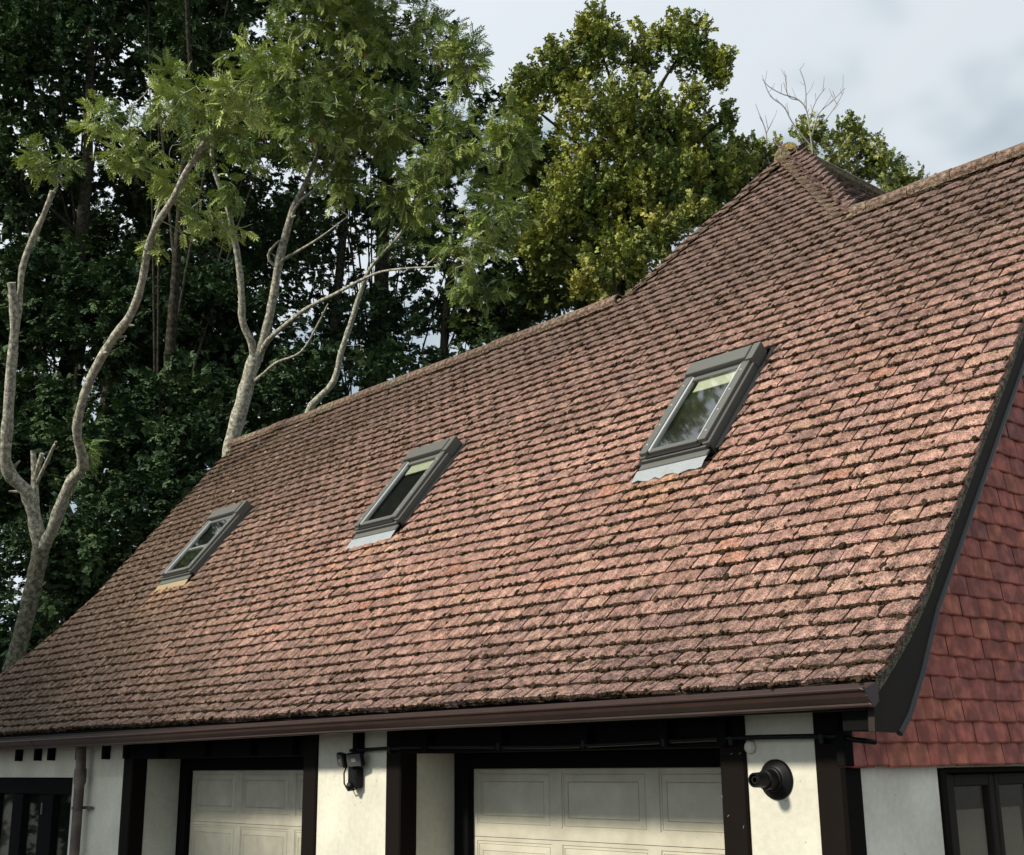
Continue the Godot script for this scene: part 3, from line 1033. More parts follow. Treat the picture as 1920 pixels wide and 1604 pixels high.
func build_gutter(house: Node3D) -> void:
	var g := MB.new()
	# (z, y) section: back, lip, ogee front, flat bottom
	var sec := [Vector2(0.420, -0.428), Vector2(0.418, -0.500), Vector2(0.448, -0.5215), Vector2(0.462, -0.5205), Vector2(0.470, -0.514), Vector2(0.470, -0.507), Vector2(0.482, -0.497), Vector2(0.497, -0.484), Vector2(0.504, -0.470), Vector2(0.507, -0.463), Vector2(0.517, -0.461), Vector2(0.519, -0.455), Vector2(0.512, -0.451), Vector2(0.500, -0.453)]
	var n := 24
	for s in n:
		var x0 := lerpf(-10.95, -0.004, float(s) / n)
		var x1 := lerpf(-10.95, -0.004, float(s + 1) / n)
		for i in sec.size() - 1:
			var f := func(q: Vector2, x: float) -> Vector3:
				return Vector3(x, q.y + x * 0.0046 + 0.002 * sin(x * 1.3), q.x)
			g.quad(f.call(sec[i], x0), f.call(sec[i], x1), f.call(sec[i + 1], x1), f.call(sec[i + 1], x0))
	var gut := part("gutter", g, M.gutter, house)
	var cap := MB.new()
	var poly := PackedVector2Array()
	for q in sec: poly.append(q)
	cap.prism_x(poly, -0.008, -0.002)
	part("end_cap", cap, M.gutter, gut)
	var rim := MB.new()
	for i in range(1, sec.size() - 1):
		rim.tube([Vector3(-0.002, sec[i].y, sec[i].x), Vector3(-0.016, sec[i + 1].y, sec[i + 1].x)], [0.004, 0.004], 6)
	part("cap_rim", rim, M.gutter, gut)
	for x in [-0.14, -1.05, -1.95, -2.85]:
		var br := MB.new()
		br.box(Vector3(x - 0.006, -0.456 + x * 0.0046, 0.406), Vector3(x + 0.006, -0.452 + x * 0.0046, 0.508), 0.001)
		part("gutter_bracket", br, M.grey_metal, gut)
	var jt := MB.new()
	for i in range(2, sec.size() - 1):
		var e := Vector3(-7.93, sec[i].y - 0.0365, sec[i].x)
		var f2 := Vector3(-7.93, sec[i + 1].y - 0.0365, sec[i + 1].x)
		jt.tube([e, f2], [0.005, 0.005], 5)
	part("gutter_joint", jt, M.pipe, gut)
	# downpipe with a socket and a clip
	var d := MB.new()
	var px := -7.545
	var pz := 0.225
	d.tube([Vector3(px, -0.46, pz + 0.012), Vector3(px, -0.60, pz + 0.006), Vector3(px, -0.70, pz), Vector3(px, GROUND, pz)], [0.040, 0.040, 0.040, 0.040], 16)
	var dp := part("downpipe", d, M.pipe, house)
	var so := MB.new()
	so.tube([Vector3(px, -0.715, pz), Vector3(px, -0.722, pz), Vector3(px, -0.795, pz), Vector3(px, -0.830, pz), Vector3(px, -0.845, pz)], [0.042, 0.048, 0.050, 0.048, 0.041], 16)
	part("socket", so, M.pipe, dp)
	var cl := MB.new()
	cl.tube([Vector3(px, -1.012, pz), Vector3(px, -1.034, pz)], [0.049, 0.049], 16)
	cl.box(Vector3(px + 0.03, -1.034, pz - 0.075), Vector3(px + 0.125, -1.012, pz - 0.045), 0.003)
	cl.box(Vector3(px - 0.02, -1.034, 0.14), Vector3(px + 0.02, -1.012, pz - 0.03), 0.003)
	part("pipe_clip", cl, M.pipe, dp)

func door_section(x0: float, x1: float, y0: float, y1: float, z: float, n: int, margin: float) -> MB:
	# one pressed-steel section with raised panels
	var mb := MB.new()
	var pitch := (x1 - x0 - margin) / n
	var ring := func(cx: Vector2, cy: Vector2, inset: float, depth: float) -> Array:
		return [Vector3(cx.x + inset, cy.x + inset, z + depth), Vector3(cx.y - inset, cy.x + inset, z + depth), Vector3(cx.y - inset, cy.y - inset, z + depth), Vector3(cx.x + inset, cy.y - inset, z + depth)]
	var last := x0
	for i in n:
		var cx := Vector2(x0 + margin + pitch * i, x0 + pitch * (i + 1))
		var cy := Vector2(y0 + 0.062, y1 - 0.020)
		mb.quad(Vector3(last, y0, z), Vector3(cx.x, y0, z), Vector3(cx.x, y1, z), Vector3(last, y1, z))
		mb.quad(Vector3(cx.x, y0, z), Vector3(cx.y, y0, z), Vector3(cx.y, cy.x, z), Vector3(cx.x, cy.x, z))
		mb.quad(Vector3(cx.x, cy.y, z), Vector3(cx.y, cy.y, z), Vector3(cx.y, y1, z), Vector3(cx.x, y1, z))
		last = cx.y
		var rings := []
		for st in [[0.0, 0.0], [0.003, -0.005], [0.011, -0.005], [0.015, -0.001], [0.018, -0.005], [0.052, 0.0005], [0.0545, -0.0045], [0.058, 0.0005]]:
			rings.append(ring.call(cx, cy, st[0], st[1]))
		for r in rings.size() - 1:
			for e in 4:
				var f := (e + 1) % 4
				mb.quad(rings[r][e], rings[r][f], rings[r + 1][f], rings[r + 1][e])
		var l: Array = rings[rings.size() - 1]
		mb.quad(l[0], l[1], l[2], l[3])
	mb.quad(Vector3(last, y0, z), Vector3(x1, y0, z), Vector3(x1, y1, z), Vector3(last, y1, z))
	mb.quad(Vector3(x0, y0, z), Vector3(x1, y0, z), Vector3(x1, y0, z - 0.02), Vector3(x0, y0, z - 0.02))
	mb.quad(Vector3(x0, y1, z), Vector3(x1, y1, z), Vector3(x1, y1, z - 0.02), Vector3(x0, y1, z - 0.02))
	mb.quad(Vector3(x0, y0, z - 0.02), Vector3(x1, y0, z - 0.02), Vector3(x1, y1, z - 0.02), Vector3(x0, y1, z - 0.02))
	return mb

func build_doors(house: Node3D) -> void:
	for o in [[-6.762, -4.356, "left garage door"], [-3.338, -0.992, "right garage door"]]:
		var f := MB.new()
		var z := -0.25
		f.box(Vector3(o[0] - 0.05, GROUND, z - 0.11), Vector3(o[0] + 0.118, -0.653, z), 0.006)
		f.box(Vector3(o[1] - 0.118, GROUND, z - 0.11), Vector3(o[1] + 0.05, -0.653, z), 0.006)
		f.box(Vector3(o[0] + 0.118, -0.741, z - 0.11), Vector3(o[1] - 0.118, -0.653, z - 0.002), 0.006)
		var door := part("garage_door", f, M.timber_dark, house)
		door.set_meta("label", o[2] + ", pale panelled sections in a black frame")
		var y := -0.738
		for i in 5:
			var y1 := y
			var y0 := y - 0.384
			part("door_section", door_section(o[0] + 0.062, o[1] - 0.062, y0 + 0.003, y1, -0.300, 3, 0.085), M.door, door)
			y = y0
		var bk := MB.new()
		bk.box(Vector3(o[0] + 0.06, GROUND, -0.345), Vector3(o[1] - 0.06, -0.70, -0.325), 0.001)
		part("door_back", bk, M.timber_dark, door)
	# dark window by the downpipe
	var w := MB.new()
	var zf := 0.115
	w.box(Vector3(-9.72, -0.93, zf - 0.07), Vector3(-7.88, -0.789, zf), 0.005)
	w.box(Vector3(-9.72, -1.75, zf - 0.07), Vector3(-7.88, -1.68, zf), 0.005)
	for m in [[-9.72, -9.60], [-9.22, -8.985], [-8.605, -8.32], [-7.94, -7.88]]:
		w.box(Vector3(m[0], -1.68, zf - 0.07), Vector3(m[1], -0.93, zf - 0.003), 0.006)
	var win := part("dark_window", w, M.timber_dark, house)
	for g in [[-9.60, -9.22], [-8.985, -8.605], [-8.32, -7.94]]:
		var p := MB.new()
		p.box(Vector3(g[0], -1.68, zf - 0.045), Vector3(g[1], -0.93, zf - 0.039), 0.0005)
		part("pane", p, M.glass, win)
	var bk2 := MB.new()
	bk2.box(Vector3(-9.74, -1.76, -0.24), Vector3(-7.86, -0.78, -0.22), 0.001)  # black panel painted as the unlit interior
	part("dark_backing", bk2, M.dark_room, win)
	var hd := MB.new()
	hd.box(Vector3(-8.535, -1.10, zf - 0.004), Vector3(-8.515, -1.0, zf + 0.012), 0.004)
	part("window_catch", hd, M.grey_metal, win)

func build_fittings() -> void:
	# black cable strung along the wall plate
	var cb := MB.new()
	var pts := []
	var rad := []
	for i in 34:
		var u := i / 33.0
		pts.append(Vector3(lerpf(-3.80, -0.34, u), -0.628 + 0.008 * sin(u * 9.0) + 0.006 * u, 0.182 + 0.006 * sin(u * 23.0)))
		rad.append(0.0105)
	for q in [Vector3(-0.28, -0.634, 0.19), Vector3(-0.235, -0.640, 0.17), Vector3(-0.225, -0.645, 0.12)]:
		pts.append(q); rad.append(0.011)
	cb.tube(pts, rad, 8)
	var cable := thing("power_cable", "black cable running along the beam from floodlight to corner post", "cable")
	part("cable", cb, M.black_plastic, cable)
	for x in [-3.40, -2.44, -1.81, -1.29, -0.90, -0.43]:
		var c := MB.new()
		c.box(Vector3(x - 0.012, -0.646, 0.158), Vector3(x + 0.012, -0.606, 0.196), 0.004)
		part("cable_clip", c, M.black_plastic, cable)
	# old round junction cover, smeared with paint
	var jb := MB.new()
	jb.lathe([Vector2(0.022, 0.0), Vector2(0.020, 0.018), Vector2(0.012, 0.027), Vector2(0.0, 0.030)], Vector3(-0.83, -0.655, 0.141), Vector3(0, 0, 1), 18)
	part("junction_cover", jb, M.render_cream, cable)

	# twin-head floodlight
	var fl := thing("floodlight", "black twin-head floodlight on the cream pier between garage doors", "floodlight", Vector3(-3.76, -0.80, 0.14))
	var body := MB.new()
	body.box(Vector3(-0.042, -0.045, 0.0), Vector3(0.045, 0.075, 0.062), 0.010)
	part("housing", body, M.black_plastic, fl)
	var sensor := MB.new()
	sensor.lathe([Vector2(0.0, 0.026), Vector2(0.014, 0.026), Vector2(0.030, 0.016), Vector2(0.034, 0.0)], Vector3(0.0, -0.03, 0.058), Vector3(0, -0.5, 0.86), 16)
	part("sensor", sensor, M.black_plastic, fl)
	for s in [-1, 1]:
		var t := Transform3D(Basis(Vector3.UP, 0.32 * s) * Basis(Vector3.RIGHT, 0.20) * Basis(Vector3(0, 0, 1), -0.10 if s < 0 else 0.06), Vector3(0.068 * s - 0.01, 0.118, 0.075))
		var hd := MB.new()
		hd.box(Vector3(-0.058, -0.042, -0.018), Vector3(0.058, 0.042, 0.016), 0.008, t)
		var head := part("lamp_head", hd, M.black_plastic, fl)
		var rf := MB.new()
		# bevelled reflector round a small square chip
		var o := [Vector3(-0.050, -0.035, 0.0165), Vector3(0.050, -0.035, 0.0165), Vector3(0.050, 0.035, 0.0165), Vector3(-0.050, 0.035, 0.0165)]
		var n := [Vector3(-0.016, -0.010, 0.0045), Vector3(0.016, -0.010, 0.0045), Vector3(0.016, 0.012, 0.0045), Vector3(-0.016, 0.012, 0.0045)]
		for e in 4:
			var f := (e + 1) % 4
			rf.quad(t * (o[e] + Vector3(0, 0, 0.001)), t * (o[f] + Vector3(0, 0, 0.001)), t * (n[f] + Vector3(0, 0, 0.0135)), t * (n[e] + Vector3(0, 0, 0.0135)))
		part("reflector", rf, mat(Color(0.05, 0.05, 0.05), 0.3, 0.5), head)
		var ch := MB.new()
		ch.box(Vector3(-0.016, -0.010, 0.0170), Vector3(0.016, 0.012, 0.0195), 0.001, t)
		part("led_chip", ch, M.lens, head)
		var arm := MB.new()
		arm.tube([Vector3(0.02 * s, 0.07, 0.03), Vector3(0.05 * s, 0.105, 0.05)], [0.012, 0.012], 8)
		part("arm", arm, M.black_plastic, fl)
	var lead := MB.new()
	lead.tube([Vector3(-0.062, 0.09, 0.05), Vector3(-0.085, 0.04, 0.055), Vector3(-0.080, -0.02, 0.055), Vector3(-0.045, -0.060, 0.050), Vector3(0.0, -0.055, 0.04), Vector3(0.02, -0.045, 0.03)], [0.005, 0.005, 0.005, 0.005, 0.005, 0.005], 6)
	part("lead", lead, M.black_plastic, fl)
	var drop := MB.new()
	drop.tube([Vector3(-0.015, 0.172, 0.040), Vector3(-0.018, 0.155, 0.045), Vector3(-0.01, 0.12, 0.04)], [0.006, 0.006, 0.006], 6)
	part("lead", drop, M.black_plastic, fl)

	# round flue terminal
	var fu := thing("flue_terminal", "round black flue outlet on the cream pier by the corner post", "flue", Vector3(-0.703, -0.790, 0.141))
	var pl := MB.new()
	pl.lathe([Vector2(0.0, 0.084), Vector2(0.006, 0.084), Vector2(0.012, 0.080), Vector2(0.026, 0.058), Vector2(0.030, 0.050), Vector2(0.040, 0.048), Vector2(0.042, 0.044), Vector2(0.042, 0.0)], Vector3.ZERO, Vector3(0, 0, 1), 40)
	part("wall_plate", pl, M.black_plastic, fu)
	var pp := MB.new()
	pp.lathe([Vector2(0.03, 0.042), Vector2(0.085, 0.040), Vector2(0.090, 0.033), Vector2(0.155, 0.030), Vector2(0.158, 0.028), Vector2(0.158, 0.024), Vector2(0.120, 0.023), Vector2(0.118, 0.0)], Vector3.ZERO, Vector3(0, 0, 1), 32)
	part("outlet_pipe", pp, M.black_plastic, fu)
	var rg := MB.new()
	rg.lathe([Vector2(0.130, 0.015), Vector2(0.152, 0.015), Vector2(0.152, 0.012), Vector2(0.130, 0.012)], Vector3.ZERO, Vector3(0, 0, 1), 20)
	for a in [0.0, PI / 2]:
		var t := Transform3D(Basis(Vector3(0, 0, 1), a), Vector3.ZERO)
		for s in [-1, 1]:
			rg.tri_n(t * Vector3(0.012 * s, -0.002, 0.148), t * Vector3(0.024 * s, -0.002, 0.148), t * Vector3(0.024 * s, 0.002, 0.148), Vector3(0, 0, 1), Vector3(0, 0, 1), Vector3(0, 0, 1))
	part("grille", rg, M.rubber, fu)

func build_specks(house: Node3D) -> void:
	# dead insects, paint nicks and cobweb scraps caught on the walls and timbers
	var mb := MB.new()
	var spot := func(p: Vector3, turn: Basis) -> void:
		var l := rng.randf_range(0.002, 0.005)
		mb.box(Vector3(-l, -0.001, 0.0), Vector3(l, 0.001, 0.002), 0.0004, Transform3D(turn * Basis(Vector3(0, 0, 1), rng.randf() * PI), p))
	for i in 7: spot.call(Vector3(rng.randf_range(-4.19, -3.49), rng.randf_range(-1.25, -0.72), 0.140), Basis())
	for i in 6: spot.call(Vector3(rng.randf_range(-0.84, -0.51), rng.randf_range(-1.1, -0.65), 0.140), Basis())
	for i in 4: spot.call(Vector3(-3.337, rng.randf_range(-1.2, -0.68), rng.randf_range(-0.22, 0.0)), Basis(Vector3.UP, PI / 2))
	for i in 6: spot.call(Vector3(-6.761, rng.randf_range(-1.2, -0.70), rng.randf_range(-0.22, 0.0)), Basis(Vector3.UP, PI / 2))
	for i in 4: spot.call(Vector3(rng.randf_range(-6.6, -4.5), rng.randf_range(-1.2, -0.78), -0.300), Basis())
	for i in 2: spot.call(Vector3(GABLE_X, rng.randf_range(-1.1, -0.78), rng.randf_range(-0.55, 0.0)), Basis(Vector3.UP, PI / 2))
	part("wall_specks", mb, mat(Color(0.16, 0.14, 0.11), 0.9, 0.1), house, "stuff")
	var w := MB.new()
	for i in 5:
		var p := Vector3(rng.randf_range(-0.99, -0.86), rng.randf_range(-1.1, -0.66), 0.158)
		w.box(Vector3(-0.006, -0.0012, 0.0), Vector3(0.006, 0.0012, 0.002), 0.0005, Transform3D(Basis(Vector3(0, 0, 1), rng.randf() * PI), p))
	part("web_scraps", w, mat(Color(0.20, 0.19, 0.18), 0.9, 0.1), house, "stuff")

# ------------------------------------------------------------------ trees

func limb(mb: MB, pts: Array, sides := 10, bump := 0.05, thin := 1.0) -> Array:
	# pts of [x, y, z, radius]; smooths the line and returns points along it
	var out := []
	var rad := []
	var n := pts.size()
	for i in n - 1:
		var p0: Array = pts[maxi(i - 1, 0)]
		var p1: Array = pts[i]
		var p2: Array = pts[i + 1]
		var p3: Array = pts[mini(i + 2, n - 1)]
		var a := Vector3(p0[0], p0[1], p0[2]); var b := Vector3(p1[0], p1[1], p1[2])
		var c := Vector3(p2[0], p2[1], p2[2]); var d := Vector3(p3[0], p3[1], p3[2])
		var steps := maxi(2, int(b.distance_to(c) / 0.10))
		for s in steps:
			var t := float(s) / steps
			out.append(b.cubic_interpolate(c, a, d, t))
			rad.append(thin * lerpf(p1[3], p2[3], t) * (1.0 + 0.07 * rng.randf_range(-1, 1)))
	out.append(Vector3(pts[n - 1][0], pts[n - 1][1], pts[n - 1][2]))
	rad.append(pts[n - 1][3] * thin)
	mb.tube(out, rad, sides, true, bump, rng.randf() * 6.0)
	return out

func ash_leaf() -> ArrayMesh:
	# a pinnate leaf 1 long: narrow paired leaflets along a drooping stalk
	var mb := MB.new()
	var leaflet := func(at: Vector3, d: Vector3, len: float, wid: float) -> void:
		var side := d.cross(Vector3.UP).normalized()
		var tip := at + d * len + Vector3(0, -0.10 * len, 0)
		var m := at + d * len * 0.45 + Vector3(0, 0.02, 0)
		mb.tri(at, m + side * wid + Vector3(0, -0.02, 0), tip)
		mb.tri(at, tip, m - side * wid + Vector3(0, -0.02, 0))
	for i in 5:
		var u := 0.22 + 0.17 * i
		var at := Vector3(u, 0.05 - 0.28 * u * u, 0)
		for s in [-1.0, 1.0]:
			leaflet.call(at, Vector3(0.62, -0.12, s * 0.85).normalized(), 0.36, 0.068)
	leaflet.call(Vector3(0.95, -0.20, 0), Vector3(1, -0.3, 0).normalized(), 0.36, 0.068)
	mb.quad(Vector3(0, 0, -0.008), Vector3(0, 0, 0.008), Vector3(0.95, -0.20, 0.006), Vector3(0.95, -0.20, -0.006))
	return mb.mesh()

func leaf_spray(sd: int, n: int, wid: float, flat: float) -> ArrayMesh:
	# a short shoot carrying broad pointed leaves, 1 long
	var g := RandomNumberGenerator.new()
	g.seed = sd
	var mb := MB.new()
	for i in n:
		var u := (i + 0.5) / n
		var at := Vector3(u * 0.85, g.randf_range(-0.05, 0.05), g.randf_range(-0.05, 0.05))
		var a := (1.0 if i % 2 else -1.0) * g.randf_range(0.4, 1.4)
		var d := Vector3(cos(a), g.randf_range(-flat, flat * 0.6), sin(a)).normalized()
		var side := d.cross(Vector3(g.randf_range(-flat, flat), 1, g.randf_range(-flat, flat))).normalized()
		var len := g.randf_range(0.30, 0.46)
		var w := len * wid
		var dn := Vector3(0, -0.05, 0)
		var m1 := at + d * len * 0.35
		var m2 := at + d * len * 0.68
		mb.tri(at, m1 + side * w + dn, m1 - side * w + dn)
		mb.quad(m1 + side * w + dn, m2 + side * w * 0.8 + dn, m2 - side * w * 0.8 + dn, m1 - side * w + dn)
		mb.tri(m2 + side * w * 0.8 + dn, at + d * len + dn * 2.0, m2 - side * w * 0.8 + dn)
	return mb.mesh()

func leafy(tree: Node3D, blobs: Array, o: Dictionary) -> void:
	# fills ellipsoids [x, y, z, rh, rv] with shoots; each shoot bears leaves; shoots join the nearest wood
	var g := RandomNumberGenerator.new()
	g.seed = o.seed
	var clump := FastNoiseLite.new()
	clump.seed = o.seed
	clump.frequency = o.get("clump", 0.9)
	clump.fractal_octaves = 2
	var where := []
	var tint := []
	var wood := MB.new()
	var nodes: Array = o.get("wood", [])
	var ends := []
	for b in blobs:
		var c := Vector3(b[0], b[1], b[2])
		var n := int(o.dens * PI * b[3] * b[4])
		for i in n:
			var d := Vector3(g.randfn(), g.randfn(), g.randfn()).normalized()
			var r := pow(g.randf(), 0.42) * g.randf_range(0.85, 1.12)
			var e := c + Vector3(d.x * b[3], d.y * b[4], d.z * b[3]) * r
			if clump.get_noise_3dv(e) < o.get("gap", -0.15): continue
			ends.append([e, (d * 0.8 + o.get("lean", Vector3(0, 0.3, 0)) + Vector3(g.randfn(), g.randfn(), g.randfn()) * 0.35).normalized()])
	if nodes.size():
		for e in ends:
			if g.randf() > o.get("twigs", 0.5): continue
			var best := 1e9
			var near := Vector3.ZERO
			for q in nodes:
				var dd: float = q.distance_squared_to(e[0])
				if dd < best:
					best = dd; near = q
			var L := sqrt(best)
			if L > o.get("reach", 1.4): continue
			var mid: Vector3 = near.lerp(e[0], 0.5) + Vector3(g.randfn(), g.randfn() + 0.5, g.randfn()) * L * 0.12
			var a1: Vector3 = near.lerp(mid, 0.5) + Vector3(g.randfn(), g.randfn(), g.randfn()) * L * 0.05
			var a2: Vector3 = mid.lerp(e[0], 0.5) + Vector3(g.randfn(), g.randfn(), g.randfn()) * L * 0.04
			var r0: float = o.get("twig", 0.006) * (0.7 + L)
			wood.tube([near, a1, mid, a2, e[0]], [r0, r0 * 0.85, r0 * 0.7, r0 * 0.5, r0 * 0.3], 4, false)
			nodes.append(mid); nodes.append(a2); nodes.append(e[0])
	var per: int = o.per
	for e in ends:
		var d: Vector3 = e[1]
		var shade := g.randf_range(0.75, 1.25)
		var hue: float = clampf(0.5 + 0.9 * clump.get_noise_3dv(e[0] * 0.7 + Vector3(50, 0, 0)) + g.randf_range(-0.3, 0.3), 0.0, 1.0)
		for k in per:
			var p: Vector3 = e[0] - d * o.shoot * (k / float(per)) + Vector3(g.randfn(), g.randfn(), g.randfn()) * o.shoot * 0.08
			var x: Vector3 = (d * 0.7 + Vector3(g.randfn(), g.randfn() * 0.7, g.randfn()) * o.spread + Vector3(0, o.droop, 0)).normalized()
			var y: Vector3 = (Vector3.UP + Vector3(g.randfn(), g.randfn(), g.randfn()) * o.roll)
			var z: Vector3 = x.cross(y).normalized()
			y = z.cross(x)
			var s: float = o.size * g.randf_range(0.7, 1.25)
			where.append(Transform3D(Basis(x * s, y * s, z * s), p))
			var c: Color = o.colors[0].lerp(o.colors[1], hue) * shade * g.randf_range(0.85, 1.15)
			if g.randf() < o.get("rusty", 0.0): c = Color(0.26, 0.15, 0.045)
			c.a = 1.0
			tint.append(c)
	if wood.v.size():
		part("twigs", wood, o.get("twig_mat", M.twig), tree, "stuff")
	copies("crown", o.mesh, o.mat, where, tint, tree)

func build_trees() -> void:
	var ash := ash_leaf()
	var broad := leaf_spray(3, 11, 0.34, 0.45)
	var small := leaf_spray(5, 13, 0.40, 0.7)
	# --- pollarded ash at the left end of the roof
	var t1 := thing("ash_tree", "pollarded ash forking into pale limbs left of the roof", "tree", Vector3.ZERO)
	var tr := MB.new()
	var nodes := []
	limb(tr, [[-12.95, -2.7, -0.85, 0.22], [-12.72, -1.6, -0.87, 0.17], [-12.37, -0.04, -0.90, 0.136], [-12.17, 0.49, -0.91, 0.123], [-11.95, 1.08, -0.92, 0.108], [-11.73, 1.68, -0.92, 0.111], [-11.67, 1.89, -0.91, 0.112]], 16, 0.06, 0.86)
	part("trunk", tr, M.bark_shaded, t1)
	for l in [[[-11.72, 1.72, -0.92, 0.105], [-11.59, 2.11, -0.75, 0.092], [-11.50, 2.36, -0.60, 0.091], [-11.47, 2.48, -0.42, 0.091], [-11.38, 2.65, -0.30, 0.078], [-11.20, 2.99, -0.22, 0.075], [-10.96, 3.53, -0.12, 0.071], [-10.72, 4.04, -0.02, 0.059], [-10.56, 4.43, 0.11, 0.055]],
			[[-10.90, 3.78, -0.09, 0.041], [-10.73, 4.08, -0.06, 0.038], [-10.53, 4.60, 0.02, 0.041], [-10.33, 4.89, 0.01, 0.044], [-10.14, 5.14, -0.02, 0.038], [-9.97, 5.35, -0.03, 0.038]],
			[[-11.74, 1.72, -0.92, 0.093], [-11.45, 1.91, -0.92, 0.086], [-11.18, 2.16, -0.89, 0.079], [-10.89, 2.42, -0.88, 0.075], [-10.64, 2.52, -0.89, 0.075], [-10.48, 2.70, -0.77, 0.065], [-10.32, 2.88, -0.65, 0.061], [-10.01, 3.28, -0.61, 0.057], [-9.63, 3.65, -0.65, 0.057], [-9.29, 3.90, -0.71, 0.056], [-9.01, 4.17, -0.68, 0.050], [-8.78, 4.43, -0.61, 0.047], [-8.55, 4.61, -0.57, 0.043], [-8.24, 4.83, -0.60, 0.040], [-7.97, 5.02, -0.59, 0.037], [-7.62, 5.31, -0.64, 0.031]],
			[[-8.75, 4.46, -0.62, 0.022], [-8.72, 4.75, -0.64, 0.022], [-8.69, 4.96, -0.67, 0.019]],
			[[-11.66, 2.0, -0.85, 0.055], [-11.64, 2.31, -0.77, 0.049], [-11.59, 2.58, -0.72, 0.049], [-11.55, 2.85, -0.66, 0.030]],
			[[-11.60, 2.52, -0.73, 0.037], [-11.39, 2.79, -0.71, 0.028]],
			[[-11.60, 2.46, -0.75, 0.025], [-11.31, 2.71, -0.75, 0.024], [-11.06, 2.87, -0.73, 0.015]]]:
		var mb := MB.new()
		var pts := limb(mb, l, 12, 0.07, 0.82)
		snags(mb, pts, 7 if pts.size() > 14 else 2, l[1][3] * 0.75)
		part("limb", mb, M.bark, t1)
		for i in pts.size():
			if pts[i].y > 4.0 and i % 2 == 0: nodes.append(pts[i])
	leafy(t1, [[-9.96, 5.67, -0.07, 0.26, 0.20], [-10.20, 5.83, 0.12, 0.18, 0.18], [-8.90, 5.49, -0.38, 0.33, 0.28], [-8.02, 5.82, -0.45, 0.30, 0.43], [-8.30, 4.70, -1.06, 0.41, 0.16], [-7.40, 5.61, -0.77, 0.31, 0.37], [-8.38, 5.12, -0.80, 0.38, 0.22], [-10.27, 4.92, -0.17, 0.09, 0.09], [-8.72, 4.52, -0.66, 0.16, 0.12], [-9.24, 6.02, -0.26, 0.40, 0.23], [-7.72, 5.36, -0.67, 0.37, 0.26], [-11.03, 2.79, -1.10, 0.13, 0.21]],
		{"seed": 11, "dens": 95.0, "per": 6, "shoot": 0.16, "spread": 0.62, "droop": -0.15, "roll": 0.55, "size": 0.14, "mesh": ash, "mat": M.leaf_ash, "colors": [Color(0.150, 0.210, 0.070), Color(0.340, 0.390, 0.125)], "wood": nodes, "twigs": 0.8, "reach": 1.5, "gap": -0.30, "clump": 1.6, "twig": 0.005})

	# --- tall pale ash behind the left end of the ridge
	var t2 := thing("ash_tree", "tall pale ash with drooping crown rising behind the ridge's left end", "tree")
	tr = MB.new()
	limb(tr, [[-13.3, -2.7, -3.65, 0.20], [-12.95, 0.2, -3.6, 0.15], [-12.46, 2.33, -3.57, 0.129], [-12.21, 3.09, -3.54, 0.122], [-12.05, 3.58, -3.52, 0.119], [-11.86, 4.06, -3.54, 0.111], [-11.73, 4.41, -3.55, 0.108], [-11.61, 4.69, -3.58, 0.112]], 16, 0.05, 0.86)
	part("trunk", tr, M.bark, t2)
	nodes = []
	for l in [[[-11.66, 4.55, -3.57, 0.075], [-11.57, 4.77, -3.47, 0.060], [-11.53, 5.02, -3.29, 0.055], [-11.40, 5.37, -3.18, 0.053], [-11.28, 5.82, -3.03, 0.049], [-11.19, 6.13, -2.88, 0.046], [-11.11, 6.37, -2.76, 0.040], [-11.06, 6.65, -2.58, 0.036], [-11.00, 6.92, -2.43, 0.030], [-10.85, 7.4, -2.35, 0.018]],
			[[-11.63, 4.58, -3.59, 0.088], [-11.46, 4.80, -3.57, 0.074], [-11.26, 5.12, -3.54, 0.068], [-11.05, 5.53, -3.49, 0.064], [-10.90, 5.78, -3.44, 0.066], [-10.67, 6.15, -3.41, 0.056], [-10.51, 6.35, -3.38, 0.049], [-10.34, 6.52, -3.39, 0.042], [-10.04, 6.95, -3.42, 0.035], [-9.79, 7.51, -3.36, 0.024], [-9.45, 8.13, -3.36, 0.014]],
			[[-11.60, 4.62, -3.61, 0.055], [-11.30, 4.76, -3.55, 0.040], [-10.90, 4.92, -3.61, 0.035], [-10.50, 5.04, -3.67, 0.031], [-10.06, 5.13, -3.79, 0.027], [-9.53, 5.28, -3.99, 0.020], [-9.13, 5.26, -4.11, 0.017], [-8.66, 5.20, -4.32, 0.010]],
			[[-11.78, 4.25, -3.58, 0.035], [-11.47, 4.36, -3.61, 0.022], [-11.19, 4.45, -3.64, 0.021], [-10.82, 4.53, -3.77, 0.017], [-10.48, 4.81, -3.79, 0.017], [-10.20, 5.02, -3.76, 0.010]],
			[[-10.92, 5.74, -3.45, 0.028], [-10.52, 5.78, -3.49, 0.021], [-10.10, 5.85, -3.55, 0.014], [-9.7, 6.05, -3.7, 0.009]],
			[[-10.95, 5.66, -3.44, 0.024], [-10.98, 5.75, -3.33, 0.022], [-10.92, 5.86, -3.30, 0.021], [-10.78, 5.97, -3.36, 0.018]],
			[[-10.54, 6.25, -3.38, 0.023], [-10.38, 6.38, -3.38, 0.021], [-10.10, 6.58, -3.52, 0.020], [-9.75, 6.88, -3.68, 0.015], [-9.3, 7.4, -3.8, 0.009]]]:
		var mb := MB.new()
		var pts := limb(mb, l, 10, 0.05, 0.84)
		snags(mb, pts, 6, l[1][3] * 0.75)
		part("limb", mb, M.bark, t2)
		for i in pts.size():
			if pts[i].y > 4.9 and i % 3 == 0: nodes.append(pts[i])
